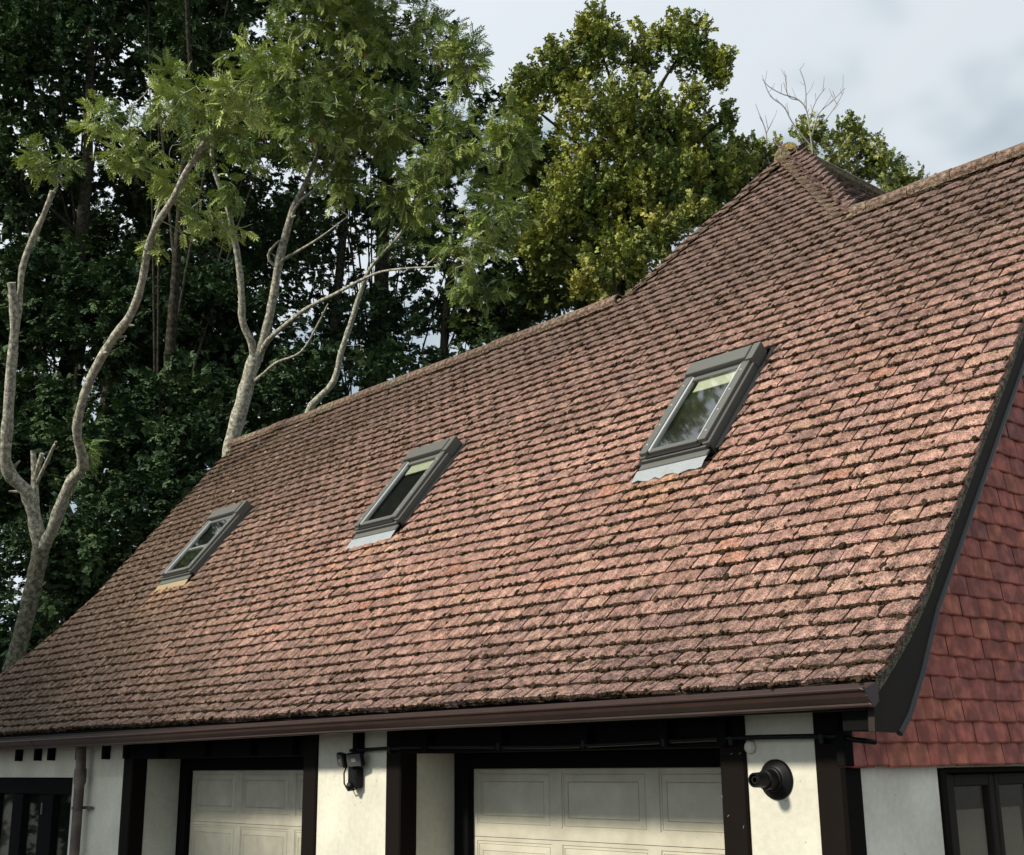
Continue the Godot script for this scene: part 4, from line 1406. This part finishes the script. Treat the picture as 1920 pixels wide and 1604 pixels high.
	leafy(t2, [[-9.88, 7.83, -2.69, 0.74, 0.61], [-9.20, 8.28, -3.27, 0.74, 0.54], [-8.62, 8.27, -3.92, 0.68, 0.54], [-8.01, 7.66, -4.21, 0.40, 0.46], [-9.66, 7.17, -3.20, 0.74, 0.61], [-9.25, 7.33, -3.90, 0.75, 0.62], [-8.50, 6.74, -4.36, 0.67, 0.60], [-8.03, 5.89, -4.74, 0.43, 0.59], [-9.12, 6.25, -4.17, 0.61, 0.41], [-8.43, 5.43, -4.64, 0.53, 0.33], [-9.78, 6.54, -3.63, 0.40, 0.32], [-9.54, 8.61, -2.76, 0.61, 0.34], [-10.53, 7.13, -2.72, 0.41, 0.41], [-8.43, 4.98, -4.82, 0.40, 0.26], [-7.79, 6.82, -4.80, 0.33, 0.59], [-10.83, 6.53, -2.62, 0.24, 0.36], [-8.86, 9.06, -3.33, 1.35, 0.54], [-9.2, 9.6, -2.2, 0.9, 0.7], [-8.3, 10.4, -4.3, 1.0, 0.8], [-9.0, 9.9, -3.4, 1.3, 0.7]],
		{"seed": 12, "dens": 110.0, "per": 7, "shoot": 0.20, "spread": 0.55, "droop": -0.35, "roll": 0.5, "size": 0.138, "mesh": ash, "mat": M.leaf_ash, "colors": [Color(0.115, 0.175, 0.060), Color(0.320, 0.375, 0.110)], "wood": nodes, "twigs": 0.45, "reach": 1.8, "gap": -0.20, "clump": 1.3, "twig": 0.006, "rusty": 0.008})

	# --- thin leaning stem behind the middle of the ridge
	var t3 := thing("young_tree", "thin grey stem leaning right behind the ridge, centre of the gap", "tree")
	tr = MB.new()
	var p3 := limb(tr, [[-13.9, -2.7, -5.2, 0.09], [-13.5, 1.5, -5.25, 0.07], [-13.19, 3.76, -5.28, 0.056], [-12.96, 4.42, -5.27, 0.052], [-12.85, 4.60, -5.33, 0.052], [-12.61, 4.88, -5.48, 0.048], [-12.44, 5.31, -5.49, 0.044], [-12.24, 5.77, -5.53, 0.040], [-12.08, 6.16, -5.56, 0.036], [-11.88, 6.55, -5.62, 0.028], [-11.42, 7.12, -5.90, 0.020], [-11.06, 7.86, -6.01, 0.012]], 8, 0.05)
	part("trunk", tr, M.bark, t3)
	leafy(t3, [[-11.0, 7.7, -6.0, 0.5, 0.5], [-11.5, 6.9, -5.9, 0.4, 0.3], [-12.0, 5.2, -5.6, 0.3, 0.2]], {"seed": 13, "dens": 30.0, "per": 5, "shoot": 0.2, "spread": 0.6, "droop": -0.2, "roll": 0.5, "size": 0.2, "mesh": ash, "mat": M.leaf_ash, "colors": [Color(0.035, 0.06, 0.022), Color(0.07, 0.10, 0.03)], "wood": p3.slice(p3.size() / 2), "twigs": 0.5, "twig": 0.004})

	# --- dark woodland
	var DK := [Color(0.024, 0.048, 0.023), Color(0.066, 0.104, 0.042)]
	var wood_list := [
		["dark broadleaf with straight trunk behind the pollard, top left", [[-20.5, -2.7, -4.6, 0.22], [-20.26, 5.58, -4.44, 0.142], [-19.75, 7.49, -4.24, 0.137], [-19.45, 8.51, -4.16, 0.127], [-19.20, 9.40, -4.09, 0.122], [-18.81, 10.96, -3.90, 0.091], [-18.38, 12.92, -3.60, 0.061]],
			[[-19.95, 12.89, -3.42, 2.01, 1.69], [-20.29, 10.42, -3.25, 1.55, 1.35], [-21.83, 11.99, -1.69, 1.59, 2.64], [-22.4, 15.5, -3.0, 2.2, 2.0], [-19.4, 15.6, -4.2, 2.0, 1.6], [-20.5, 18.5, -3.6, 2.6, 1.9]], 34.0],
		["dark tree with a slim grey stem above the pollard's right limb", [[-16.4, -2.7, -4.6, 0.17], [-15.9, 4.0, -4.4, 0.10], [-15.59, 7.34, -4.28, 0.071], [-15.15, 9.06, -4.09, 0.053], [-14.83, 10.26, -3.96, 0.040], [-14.68, 11.12, -3.78, 0.036], [-14.53, 11.98, -3.61, 0.031]],
			[[-19.82, 14.50, -6.02, 1.83, 1.71], [-19.46, 12.50, -7.20, 1.48, 1.26], [-20.28, 11.41, -5.96, 1.46, 1.23], [-16.0, 11.9, -4.2, 0.9, 0.7], [-20.0, 17.2, -6.6, 2.4, 1.7]], 34.0],
		["dark tree filling the middle left behind the pollard's limbs", [[-19.0, -2.7, -4.4, 0.18], [-18.8, 3.0, -4.4, 0.14], [-18.2, 7.5, -4.6, 0.08]],
			[[-18.04, 7.18, -4.72, 1.65, 1.17], [-19.41, 7.75, -3.74, 1.39, 1.19], [-16.84, 7.35, -5.99, 0.97, 0.97], [-21.45, 7.56, -2.33, 1.52, 1.83], [-20.2, 8.9, -6.6, 1.5, 1.2], [-19.84, 5.70, -3.31, 1.07, 1.07], [-18.40, 5.23, -3.54, 0.65, 0.74], [-20.61, 7.35, -3.34, 0.91, 0.81]], 40.0],
		["dark low tree close behind the pale ash trunk", [[-16.3, -2.7, -4.8, 0.16], [-16.1, 2.0, -4.6, 0.12], [-15.7, 5.0, -5.0, 0.07]],
			[[-15.96, 4.94, -4.82, 1.24, 1.07], [-15.98, 4.11, -3.58, 1.10, 0.93], [-15.06, 5.41, -6.41, 1.00, 1.00], [-17.70, 3.73, -1.83, 1.10, 1.69], [-17.4, 5.9, -6.6, 1.5, 1.2], [-15.2, 4.3, -6.2, 0.9, 0.8], [-17.65, 2.91, -2.22, 0.76, 1.10], [-17.40, 3.83, -2.89, 0.69, 0.69]], 44.0],
		["dark tree with bright gaps behind the ash's middle limbs", [[-20.3, -2.7, -10.4, 0.2], [-20.2, 5.0, -10.3, 0.15], [-20.0, 12.0, -10.6, 0.07]],
			[[-20.79, 10.63, -9.58, 1.84, 1.23], [-18.88, 8.61, -10.94, 1.54, 1.30], [-20.34, 12.60, -10.84, 1.90, 1.14], [-21.5, 8.2, -9.2, 1.6, 1.3]], 22.0],
		["dark tree just above the ridge, right of the ash", [[-17.6, -2.7, -11.3, 0.2], [-17.5, 4.0, -11.3, 0.15], [-17.3, 9.5, -11.5, 0.07]],
			[[-17.68, 10.20, -11.64, 1.42, 1.07], [-16.65, 8.70, -11.84, 1.03, 0.69], [-17.08, 7.09, -10.46, 1.10, 0.88], [-16.0, 7.3, -11.6, 0.9, 0.6]], 24.0],
		["tall dark tree hidden behind the ash's crown", [[-20.2, -2.7, -11.6, 0.3], [-20.0, 8.0, -11.6, 0.2], [-19.9, 15.0, -11.7, 0.08]],
			[[-21.37, 15.58, -10.04, 2.36, 1.97], [-19.94, 15.31, -11.75, 2.36, 2.36], [-18.18, 13.18, -13.00, 1.65, 1.90], [-20.8, 18.6, -10.2, 2.4, 1.8], [-19.2, 17.6, -8.6, 1.8, 1.4]], 20.0],
		["far dark trees' leafy mass seen between the pollard's limbs", [[-24.0, -2.7, -6.0, 0.25], [-24.0, 4.0, -6.0, 0.2], [-23.8, 10.0, -6.2, 0.08]], [ [-25.82, 11.46, -6.75, 1.97, 1.70], [-24.16, 12.47, -9.73, 2.17, 1.62], [-26.23, 8.09, -4.54, 1.84, 1.84], [-23.33, 7.81, -7.87, 1.96, 1.47] ], 44.0],
		["far dark tree low behind the ash's right-hand limbs", [[-21.6, -2.7, -12.2, 0.25], [-21.5, 4.0, -12.2, 0.2], [-21.3, 10.0, -12.4, 0.08]], [ [-21.89, 9.62, -11.84, 1.97, 1.57], [-23.33, 12.85, -12.05, 1.81, 1.40], [-19.90, 10.35, -13.76, 1.44, 1.18], [-21.62, 12.96, -13.90, 1.54, 1.40] ], 15.0],
		["mid-green tree filling in behind the yellow-green maple", [[-14.6, -2.7, -15.6, 0.2], [-14.6, 4.0, -15.6, 0.15], [-14.5, 10.5, -15.6, 0.06]], [ [-17.04, 10.09, -13.95, 1.10, 1.10], [-16.53, 11.68, -15.42, 1.65, 1.40], [-15.12, 12.76, -16.56, 1.52, 1.40], [-14.93, 13.20, -18.14, 1.18, 1.18], [-16.66, 12.35, -13.47, 0.98, 1.35], [-17.02, 8.81, -12.93, 0.71, 0.59], [-16.50, 9.09, -12.63, 0.81, 0.70], [-15.84, 9.25, -13.29, 0.70, 0.58], [-15.08, 8.90, -13.50, 0.57, 0.46], [-16.77, 8.48, -11.79, 0.69, 0.46]], 34.0],
		["dark bush beside the pollard trunk at the left edge", [[-14.6, -2.7, -2.3, 0.08], [-14.6, 0.6, -2.3, 0.05], [-14.6, 2.2, -2.4, 0.03]],
			[[-14.64, 1.78, -1.83, 0.80, 0.95], [-14.53, 2.38, -2.80, 0.91, 0.84], [-15.8, 1.2, -1.2, 1.2, 1.3], [-15.2, 1.7, -3.4, 0.9, 1.2]], 60.0],
		["dark bush between the pollard and the roof's sloping end", [[-14.3, -2.7, -3.8, 0.08], [-14.3, 1.5, -3.8, 0.05], [-14.3, 3.5, -3.8, 0.03]],
			[[-14.24, 3.14, -3.59, 0.86, 0.70], [-14.25, 3.86, -4.07, 0.80, 0.72], [-14.6, 2.3, -4.3, 1.0, 0.9]], 60.0],
		["dark bush low behind the pollard's foot", [[-15.0, -2.7, -1.6, 0.08], [-15.0, -0.5, -1.6, 0.05], [-14.9, 0.8, -1.7, 0.03]],
			[[-15.14, 0.63, -1.26, 0.86, 0.86], [-14.74, 0.78, -1.96, 0.65, 0.58], [-14.6, -0.6, -1.6, 1.0, 0.9], [-16.4, 0.2, -0.6, 1.1, 1.3]], 60.0]]
	# --- trees across the yard, behind the photographer's left shoulder
	for y in [["broad tree across the yard opposite the dark window", [-10.6, 12.5], [[-11.6, 7.0, 12.6, 1.7, 1.9], [-9.4, 6.2, 12.4, 1.5, 1.6], [-12.8, 8.0, 12.8, 1.5, 1.4], [-7.6, 5.2, 12.4, 1.2, 1.2]]], ["taller tree across the yard opposite the pollard", [-15.4, 12.2], [[-15.2, 8.8, 12.4, 1.7, 2.4], [-14.2, 7.6, 12.2, 1.5, 1.6], [-17.0, 7.4, 12.0, 2.0, 2.2], [-15.6, 5.2, 12.2, 1.6, 1.6]]]]:
		var t := thing("woodland_tree", y[0], "tree")
		tr = MB.new()
		limb(tr, [[y[1][0], -2.7, y[1][1], 0.2], [y[1][0] + 0.1, 1.0, y[1][1], 0.15], [y[1][0], 6.0, y[1][1], 0.06]], 8, 0.05)
		part("trunk", tr, M.bark_dark, t)
		leafy(t, y[2], {"seed": 61, "dens": 60.0, "per": 6, "shoot": 0.3, "spread": 0.7, "droop": -0.1, "roll": 0.5, "size": 0.24, "mesh": broad, "mat": M.leaf_dark, "colors": [Color(0.04, 0.07, 0.025), Color(0.09, 0.12, 0.035)], "gap": -0.1})
	var hd := thing("hedge", "tall dark hedge bounding the yard to the left", "hedge")
	var hb := []
	for i in 9: hb.append([-24.5 + rng.randf_range(-0.6, 0.6), -0.4 + rng.randf_range(-0.3, 0.8), 3.0 + 1.5 * i, 1.3, 2.2])
	leafy(hd, hb, {"seed": 71, "dens": 34.0, "per": 6, "shoot": 0.3, "spread": 0.7, "droop": -0.1, "roll": 0.5, "size": 0.24, "mesh": broad, "mat": M.leaf_dark, "colors": DK, "gap": -0.4})
	for i in wood_list.size():
		var w: Array = wood_list[i]
		var bush: bool = i >= 10
		var t := thing("shrub" if bush else "woodland_tree", w[0], "bush" if bush else "tree", Vector3.ZERO, "" )
		tr = MB.new()
		var pts := limb(tr, w[1], 8, 0.05)
		part("trunk", tr, M.bark_dark, t)
		# main boughs run from the trunk into each mass of leaves
		var nd := pts.slice(int(pts.size() * 0.4))
		var wd := MB.new()
		for b in w[2]:
			var c := Vector3(b[0], b[1], b[2])
			var from: Vector3 = pts[int(pts.size() * (0.35 + 0.4 * rng.randf()))]
			for a in 2:
				var e := c + Vector3(rng.randfn() * b[3], rng.randfn() * b[4] * 0.7, rng.randfn() * b[3]) * 0.5
				var m := from.lerp(e, 0.5) + Vector3(0, 0.2, 0)
				nd.append_array(limb(wd, [[from.x, from.y, from.z, 0.03], [m.x, m.y, m.z, 0.02], [e.x, e.y, e.z, 0.006]], 5, 0.05))
		part("boughs", wd, M.bark_dark, t, "stuff")
		leafy(t, w[2], {"seed": 20 + i, "dens": w[3] * (2.7 if not bush else 2.3), "per": 6, "shoot": 0.26, "spread": 0.7, "droop": -0.15, "roll": 0.4, "size": 0.155 if not bush else 0.13, "mesh": broad, "mat": M.leaf_dark, "colors": DK if i != 9 else [Color(0.050, 0.085, 0.028), Color(0.130, 0.165, 0.045)], "gap": -0.22 if w[3] > 30 else -0.10, "clump": 0.8})

	# --- sunlit yellow-green trees right of centre
	var sun := [Color(0.085, 0.135, 0.030), Color(0.300, 0.310, 0.058)]
	var t5 := thing("maple_tree", "large yellow-green tree standing against the sky right of centre", "tree")
	tr = MB.new()
	var p5 := limb(tr, [[-13.9, -2.7, -13.4, 0.25], [-13.8, 5.0, -13.4, 0.2], [-13.7, 9.0, -13.3, 0.13], [-13.5, 12.5, -13.4, 0.06], [-13.4, 14.3, -13.4, 0.025]], 8, 0.05)
	part("trunk", tr, M.bark_dark, t5)
	var lb := MB.new()
	var nd5 := p5.slice(int(p5.size() * 0.5))
	var blobs5 := [[-13.84, 14.19, -12.77, 0.63, 0.91], [-13.43, 14.23, -13.67, 0.69, 0.69], [-12.55, 14.17, -14.22, 0.69, 0.80], [-12.00, 13.51, -14.47, 0.39, 0.51], [-14.49, 13.65, -12.27, 0.80, 0.74], [-15.12, 12.99, -11.83, 0.51, 0.91], [-13.64, 12.29, -12.98, 1.34, 1.12], [-12.65, 12.38, -14.04, 0.84, 0.78], [-12.06, 12.47, -14.82, 0.22, 0.34], [-12.48, 11.34, -14.80, 0.67, 0.67], [-13.13, 10.85, -13.66, 1.33, 1.00], [-14.20, 10.69, -12.68, 1.11, 1.00], [-14.73, 9.93, -11.94, 0.88, 0.88], [-13.75, 9.31, -12.96, 0.98, 0.76], [-12.31, 11.62, -15.50, 0.46, 0.69]]
	for b in blobs5:
		var from: Vector3 = p5[int(p5.size() * clampf((b[1] + 0.2) / 17.0, 0.45, 0.9))]
		nd5.append_array(limb(lb, [[from.x, from.y, from.z, 0.06], [lerpf(from.x, b[0], 0.5), lerpf(from.y, b[1], 0.5) + 0.15, lerpf(from.z, b[2], 0.5), 0.04], [b[0], b[1], b[2], 0.015]], 6, 0.04))
	part("boughs", lb, M.bark_dark, t5, "stuff")
	leafy(t5, blobs5, {"seed": 41, "dens": 170.0, "per": 6, "shoot": 0.30, "spread": 0.6, "droop": 0.1, "roll": 0.7, "size": 0.115, "mesh": small, "mat": M.leaf_sun, "colors": sun, "gap": -0.20, "clump": 1.1, "lean": Vector3(0, 0.8, 0), "wood": nd5, "twigs": 0.25, "twig_mat": M.bark_dark, "reach": 1.2})
	var s5 := thing("shrub", "yellow-green sapling rising over the roof's left hip", "bush")
	tr = MB.new()
	var ps := limb(tr, [[-10.9, -2.7, -10.9, 0.08], [-10.9, 4.0, -10.9, 0.05], [-10.6, 8.6, -11.0, 0.02]], 6, 0.05)
	limb(tr, [[-10.9, 3.0, -10.9, 0.05], [-11.3, 6.0, -10.5, 0.03], [-11.4, 7.9, -10.4, 0.012]], 6, 0.05)
	part("trunk", tr, M.bark_dark, s5)
	leafy(s5, [[-10.65, 8.27, -10.94, 0.42, 0.56], [-10.43, 8.66, -11.49, 0.42, 0.38], [-11.13, 7.74, -10.62, 0.33, 0.47], [-11.67, 7.39, -10.16, 0.42, 0.37], [-11.0, 6.9, -10.9, 0.6, 0.5]], {"seed": 42, "dens": 130.0, "per": 6, "shoot": 0.24, "spread": 0.6, "droop": 0.15, "roll": 0.7, "size": 0.12, "mesh": small, "mat": M.leaf_sun, "colors": [Color(0.10, 0.14, 0.03), Color(0.28, 0.26, 0.05)], "gap": -0.25, "clump": 1.5, "lean": Vector3(0, 0.9, 0), "wood": ps, "twigs": 0.4, "reach": 1.0, "twig": 0.004})
	# --- small half-dead tree behind the hipped wing
	var t6 := thing("half_dead_tree", "small tree with bare grey twigs behind the hipped roof peak", "tree")
	tr = MB.new()
	var p6 := limb(tr, [[-13.3, -2.7, -19.9, 0.2], [-13.2, 6.0, -19.8, 0.12], [-13.15, 11.0, -19.7, 0.06], [-13.13, 12.9, -19.54, 0.034]], 8, 0.05)
	part("trunk", tr, M.bark_dark, t6)
	var bare := MB.new()
	for l in [[[-13.13, 12.77, -19.54, 0.032], [-13.04, 13.45, -19.37, 0.026], [-12.98, 13.95, -19.24, 0.023], [-12.93, 14.51, -19.07, 0.019], [-13.03, 14.76, -18.86, 0.016], [-13.26, 14.89, -18.55, 0.013], [-13.44, 15.08, -18.28, 0.010], [-13.49, 15.23, -18.16, 0.008]],
			[[-12.93, 14.51, -19.07, 0.016], [-12.83, 15.07, -18.95, 0.013], [-12.84, 15.45, -18.79, 0.008]],
			[[-12.99, 14.73, -18.92, 0.013], [-13.16, 14.83, -18.69, 0.010], [-13.09, 15.33, -18.56, 0.008]],
			[[-12.99, 13.83, -19.28, 0.019], [-12.76, 14.39, -19.31, 0.013], [-12.48, 14.69, -19.50, 0.010], [-12.20, 15.00, -19.68, 0.008]],
			[[-12.93, 14.26, -19.17, 0.013], [-12.74, 14.70, -19.21, 0.013], [-12.52, 15.01, -19.33, 0.008]],
			[[-12.95, 13.45, -19.47, 0.019], [-13.20, 14.14, -18.92, 0.018], [-13.28, 14.58, -18.65, 0.016], [-13.44, 14.83, -18.37, 0.013], [-13.48, 15.21, -18.18, 0.008]],
			[[-12.71, 14.20, -19.44, 0.013], [-12.41, 14.63, -19.60, 0.010], [-12.24, 14.92, -19.67, 0.008]],
			[[-13.5, 12.6, -19.0, 0.024], [-13.79, 13.34, -18.58, 0.019], [-13.69, 13.96, -18.44, 0.016], [-13.71, 14.40, -18.25, 0.010]],
			[[-13.69, 13.96, -18.44, 0.013], [-13.52, 14.27, -18.51, 0.010]]]:
		var pts := limb(bare, l, 5, 0.02)
		for i in range(pts.size() / 3, pts.size(), 2):
			var d := Vector3(rng.randfn() * 0.6, 0.9 + rng.randf(), rng.randfn() * 0.6).normalized() * rng.randf_range(0.15, 0.5)
			var q: Vector3 = pts[i]
			limb(bare, [[q.x, q.y, q.z, 0.008], [q.x + d.x * 0.6, q.y + d.y * 0.5, q.z + d.z * 0.6, 0.007], [q.x + d.x, q.y + d.y, q.z + d.z, 0.005]], 4, 0.0)
	part("bare_twigs", bare, M.twig_grey, t6, "stuff")
	leafy(t6, [[-13.05, 14.05, -19.82, 0.80, 0.42], [-12.50, 14.37, -20.38, 0.46, 0.39], [-12.34, 13.42, -20.93, 0.59, 0.46], [-13.04, 13.33, -20.15, 1.18, 0.55], [-13.92, 13.62, -19.01, 0.50, 0.62], [-12.41, 13.93, -20.65, 0.55, 0.50], [-12.05, 13.2, -20.9, 0.55, 0.5], [-14.3, 13.5, -18.6, 0.7, 0.8], [-14.75, 13.0, -17.9, 0.8, 0.9], [-11.7, 12.75, -21.0, 0.7, 0.45], [-13.3, 14.35, -19.6, 0.5, 0.35]], {"seed": 43, "dens": 130.0, "per": 6, "shoot": 0.28, "spread": 0.6, "droop": 0.1, "roll": 0.7, "size": 0.11, "mesh": small, "mat": M.leaf_sun, "colors": [Color(0.13, 0.175, 0.05), Color(0.32, 0.33, 0.08)], "gap": -0.12, "clump": 1.4, "lean": Vector3(0, 0.5, 0), "wood": p6.slice(p6.size() / 2), "twigs": 0.5, "reach": 2.0, "twig": 0.006, "twig_mat": M.twig_grey})
	var s6 := thing("shrub", "little green treetop peeping over the right-hand ridge", "bush")
	tr = MB.new()
	limb(tr, [[-11.5, -2.7, -20.7, 0.1], [-11.5, 8.0, -20.7, 0.05], [-11.45, 12.6, -20.7, 0.015]], 6, 0.05)
	part("trunk", tr, M.bark_dark, s6)
	leafy(s6, [[-11.42, 12.59, -20.74, 0.33, 0.25], [-11.64, 12.34, -20.59, 0.51, 0.25], [-11.5, 11.8, -20.7, 0.8, 0.5]], {"seed": 44, "dens": 90.0, "per": 6, "shoot": 0.25, "spread": 0.6, "droop": 0.1, "roll": 0.7, "size": 0.13, "mesh": small, "mat": M.leaf_sun, "colors": [Color(0.085, 0.12, 0.03), Color(0.18, 0.19, 0.045)], "gap": -0.1, "clump": 1.4, "lean": Vector3(0, 0.5, 0)})

func snags(mb: MB, pts: Array, many: int, r: float) -> void:
	# broken-off twig stubs and swollen knots along a limb
	for i in many:
		var k := rng.randi_range(1, pts.size() - 2)
		var along: Vector3 = (pts[k + 1] - pts[k - 1]).normalized()
		var d := along.cross(Vector3(rng.randfn(), rng.randfn(), rng.randfn())).normalized()
		var q: Vector3 = pts[k]
		var len := r * rng.randf_range(1.15, 2.6)
		mb.tube([q, q + d * r * 0.9 + along * r * 0.1, q + d * len + along * len * 0.4], [r * 0.42, r * 0.30, r * 0.14], 6)

# ------------------------------------------------------------------ sky

func make_sky() -> PanoramaSkyMaterial:
	var W := 1024
	var H := 512
	var n1 := FastNoiseLite.new()
	n1.seed = 5; n1.frequency = 2.4; n1.fractal_octaves = 5
	var n2 := FastNoiseLite.new()
	n2.seed = 17; n2.frequency = 0.7; n2.fractal_octaves = 3
	var a := PackedByteArray()
	a.resize(W * H * 3)
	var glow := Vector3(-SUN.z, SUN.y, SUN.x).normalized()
	for y in H:
		var el := (0.5 - (y + 0.5) / H) * PI
		for x in W:
			var az := TAU * (x + 0.5) / W
			var d := Vector3(cos(el) * cos(az), sin(el), cos(el) * sin(az))
			var k := 1.0 / (maxf(d.y, 0.0) + 0.35)
			var q := Vector3(d.x * k, d.y, d.z * k)
			var c := n1.get_noise_3dv(q) * 1.15 + n2.get_noise_3dv(q) * 0.6
			var grey := clampf(c * 2.3 + 0.36, 0.0, 1.0)
			grey = grey * grey * (3.0 - 2.0 * grey)
			var col := Color(0.565, 0.612, 0.652).lerp(Color(0.325, 0.398, 0.456), grey)
			# thin cloud glows round the veiled sun
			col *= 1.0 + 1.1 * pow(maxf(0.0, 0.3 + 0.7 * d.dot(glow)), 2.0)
			if d.y < 0.0: col = Color(0.25, 0.24, 0.22)
			col = (col * (1.0 / 1.6)).linear_to_srgb()
			var i := (y * W + x) * 3
			a[i] = int(minf(col.r, 1.0) * 255); a[i + 1] = int(minf(col.g, 1.0) * 255); a[i + 2] = int(minf(col.b, 1.0) * 255)
	var m := PanoramaSkyMaterial.new()
	m.panorama = ImageTexture.create_from_image(Image.create_from_data(W, H, false, Image.FORMAT_RGB8, a))
	return m

# ------------------------------------------------------------------ scene

func _ready() -> void:
	rng.seed = 20240
	wave.seed = 2; wave.frequency = 1.0
	patch.seed = 7; patch.frequency = 1.0; patch.fractal_octaves = 2
	# camera
	cam_basis = Basis(Vector3(0.667221, -0.010, -0.744792), Vector3(0.198338, 0.966195, 0.164708), Vector3(0.717968, -0.257618, 0.646649)).orthonormalized()
	var cam := Camera3D.new()
	cam.name = "camera"
	cam.fov = 37.48
	cam.near = 0.1
	cam.far = 500.0
	cam.transform = Transform3D(cam_basis, CAM)
	add_child(cam)
	cam.current = true
	# sky and exposure
	var env := Environment.new()
	env.background_mode = Environment.BG_SKY
	env.sky = Sky.new()
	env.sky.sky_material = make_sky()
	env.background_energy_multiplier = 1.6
	env.tonemap_mode = Environment.TONE_MAPPER_LINEAR
	env.tonemap_exposure = 1.3
	env.sdfgi_enabled = true
	env.ssao_enabled = true
	env.ssil_enabled = true
	var we := WorldEnvironment.new()
	we.name = "world_environment"
	we.environment = env
	add_child(we)
	# veiled sun, high in front and a little to the left
	var sun := DirectionalLight3D.new()
	sun.name = "sun"
	sun.light_energy = 1.45
	sun.light_color = Color(1.0, 0.965, 0.91)
	sun.light_angular_distance = 6.0
	sun.shadow_enabled = true
	add_child(sun)
	sun.look_at_from_position(SUN * 30.0, Vector3.ZERO)

	make_materials()
	make_rows()
	# ground
	var g := MB.new()
	g.quad(Vector3(-150, GROUND, -150), Vector3(150, GROUND, -150), Vector3(150, GROUND, 150), Vector3(-150, GROUND, 150))
	var go := part("ground", g, M.gravel, self, "structure")
	go.set_meta("label", "dark gravel yard")

	var house := thing("house", "half-timbered garage house with mossy brown tiled roof and three skylights", "house")
	build_walls(house)
	build_doors(house)
	build_roof(house)
	build_wing(house)
	build_skylights(house)
	build_barge(house)
	build_gutter(house)
	build_specks(house)
	build_fittings()
	build_trees()
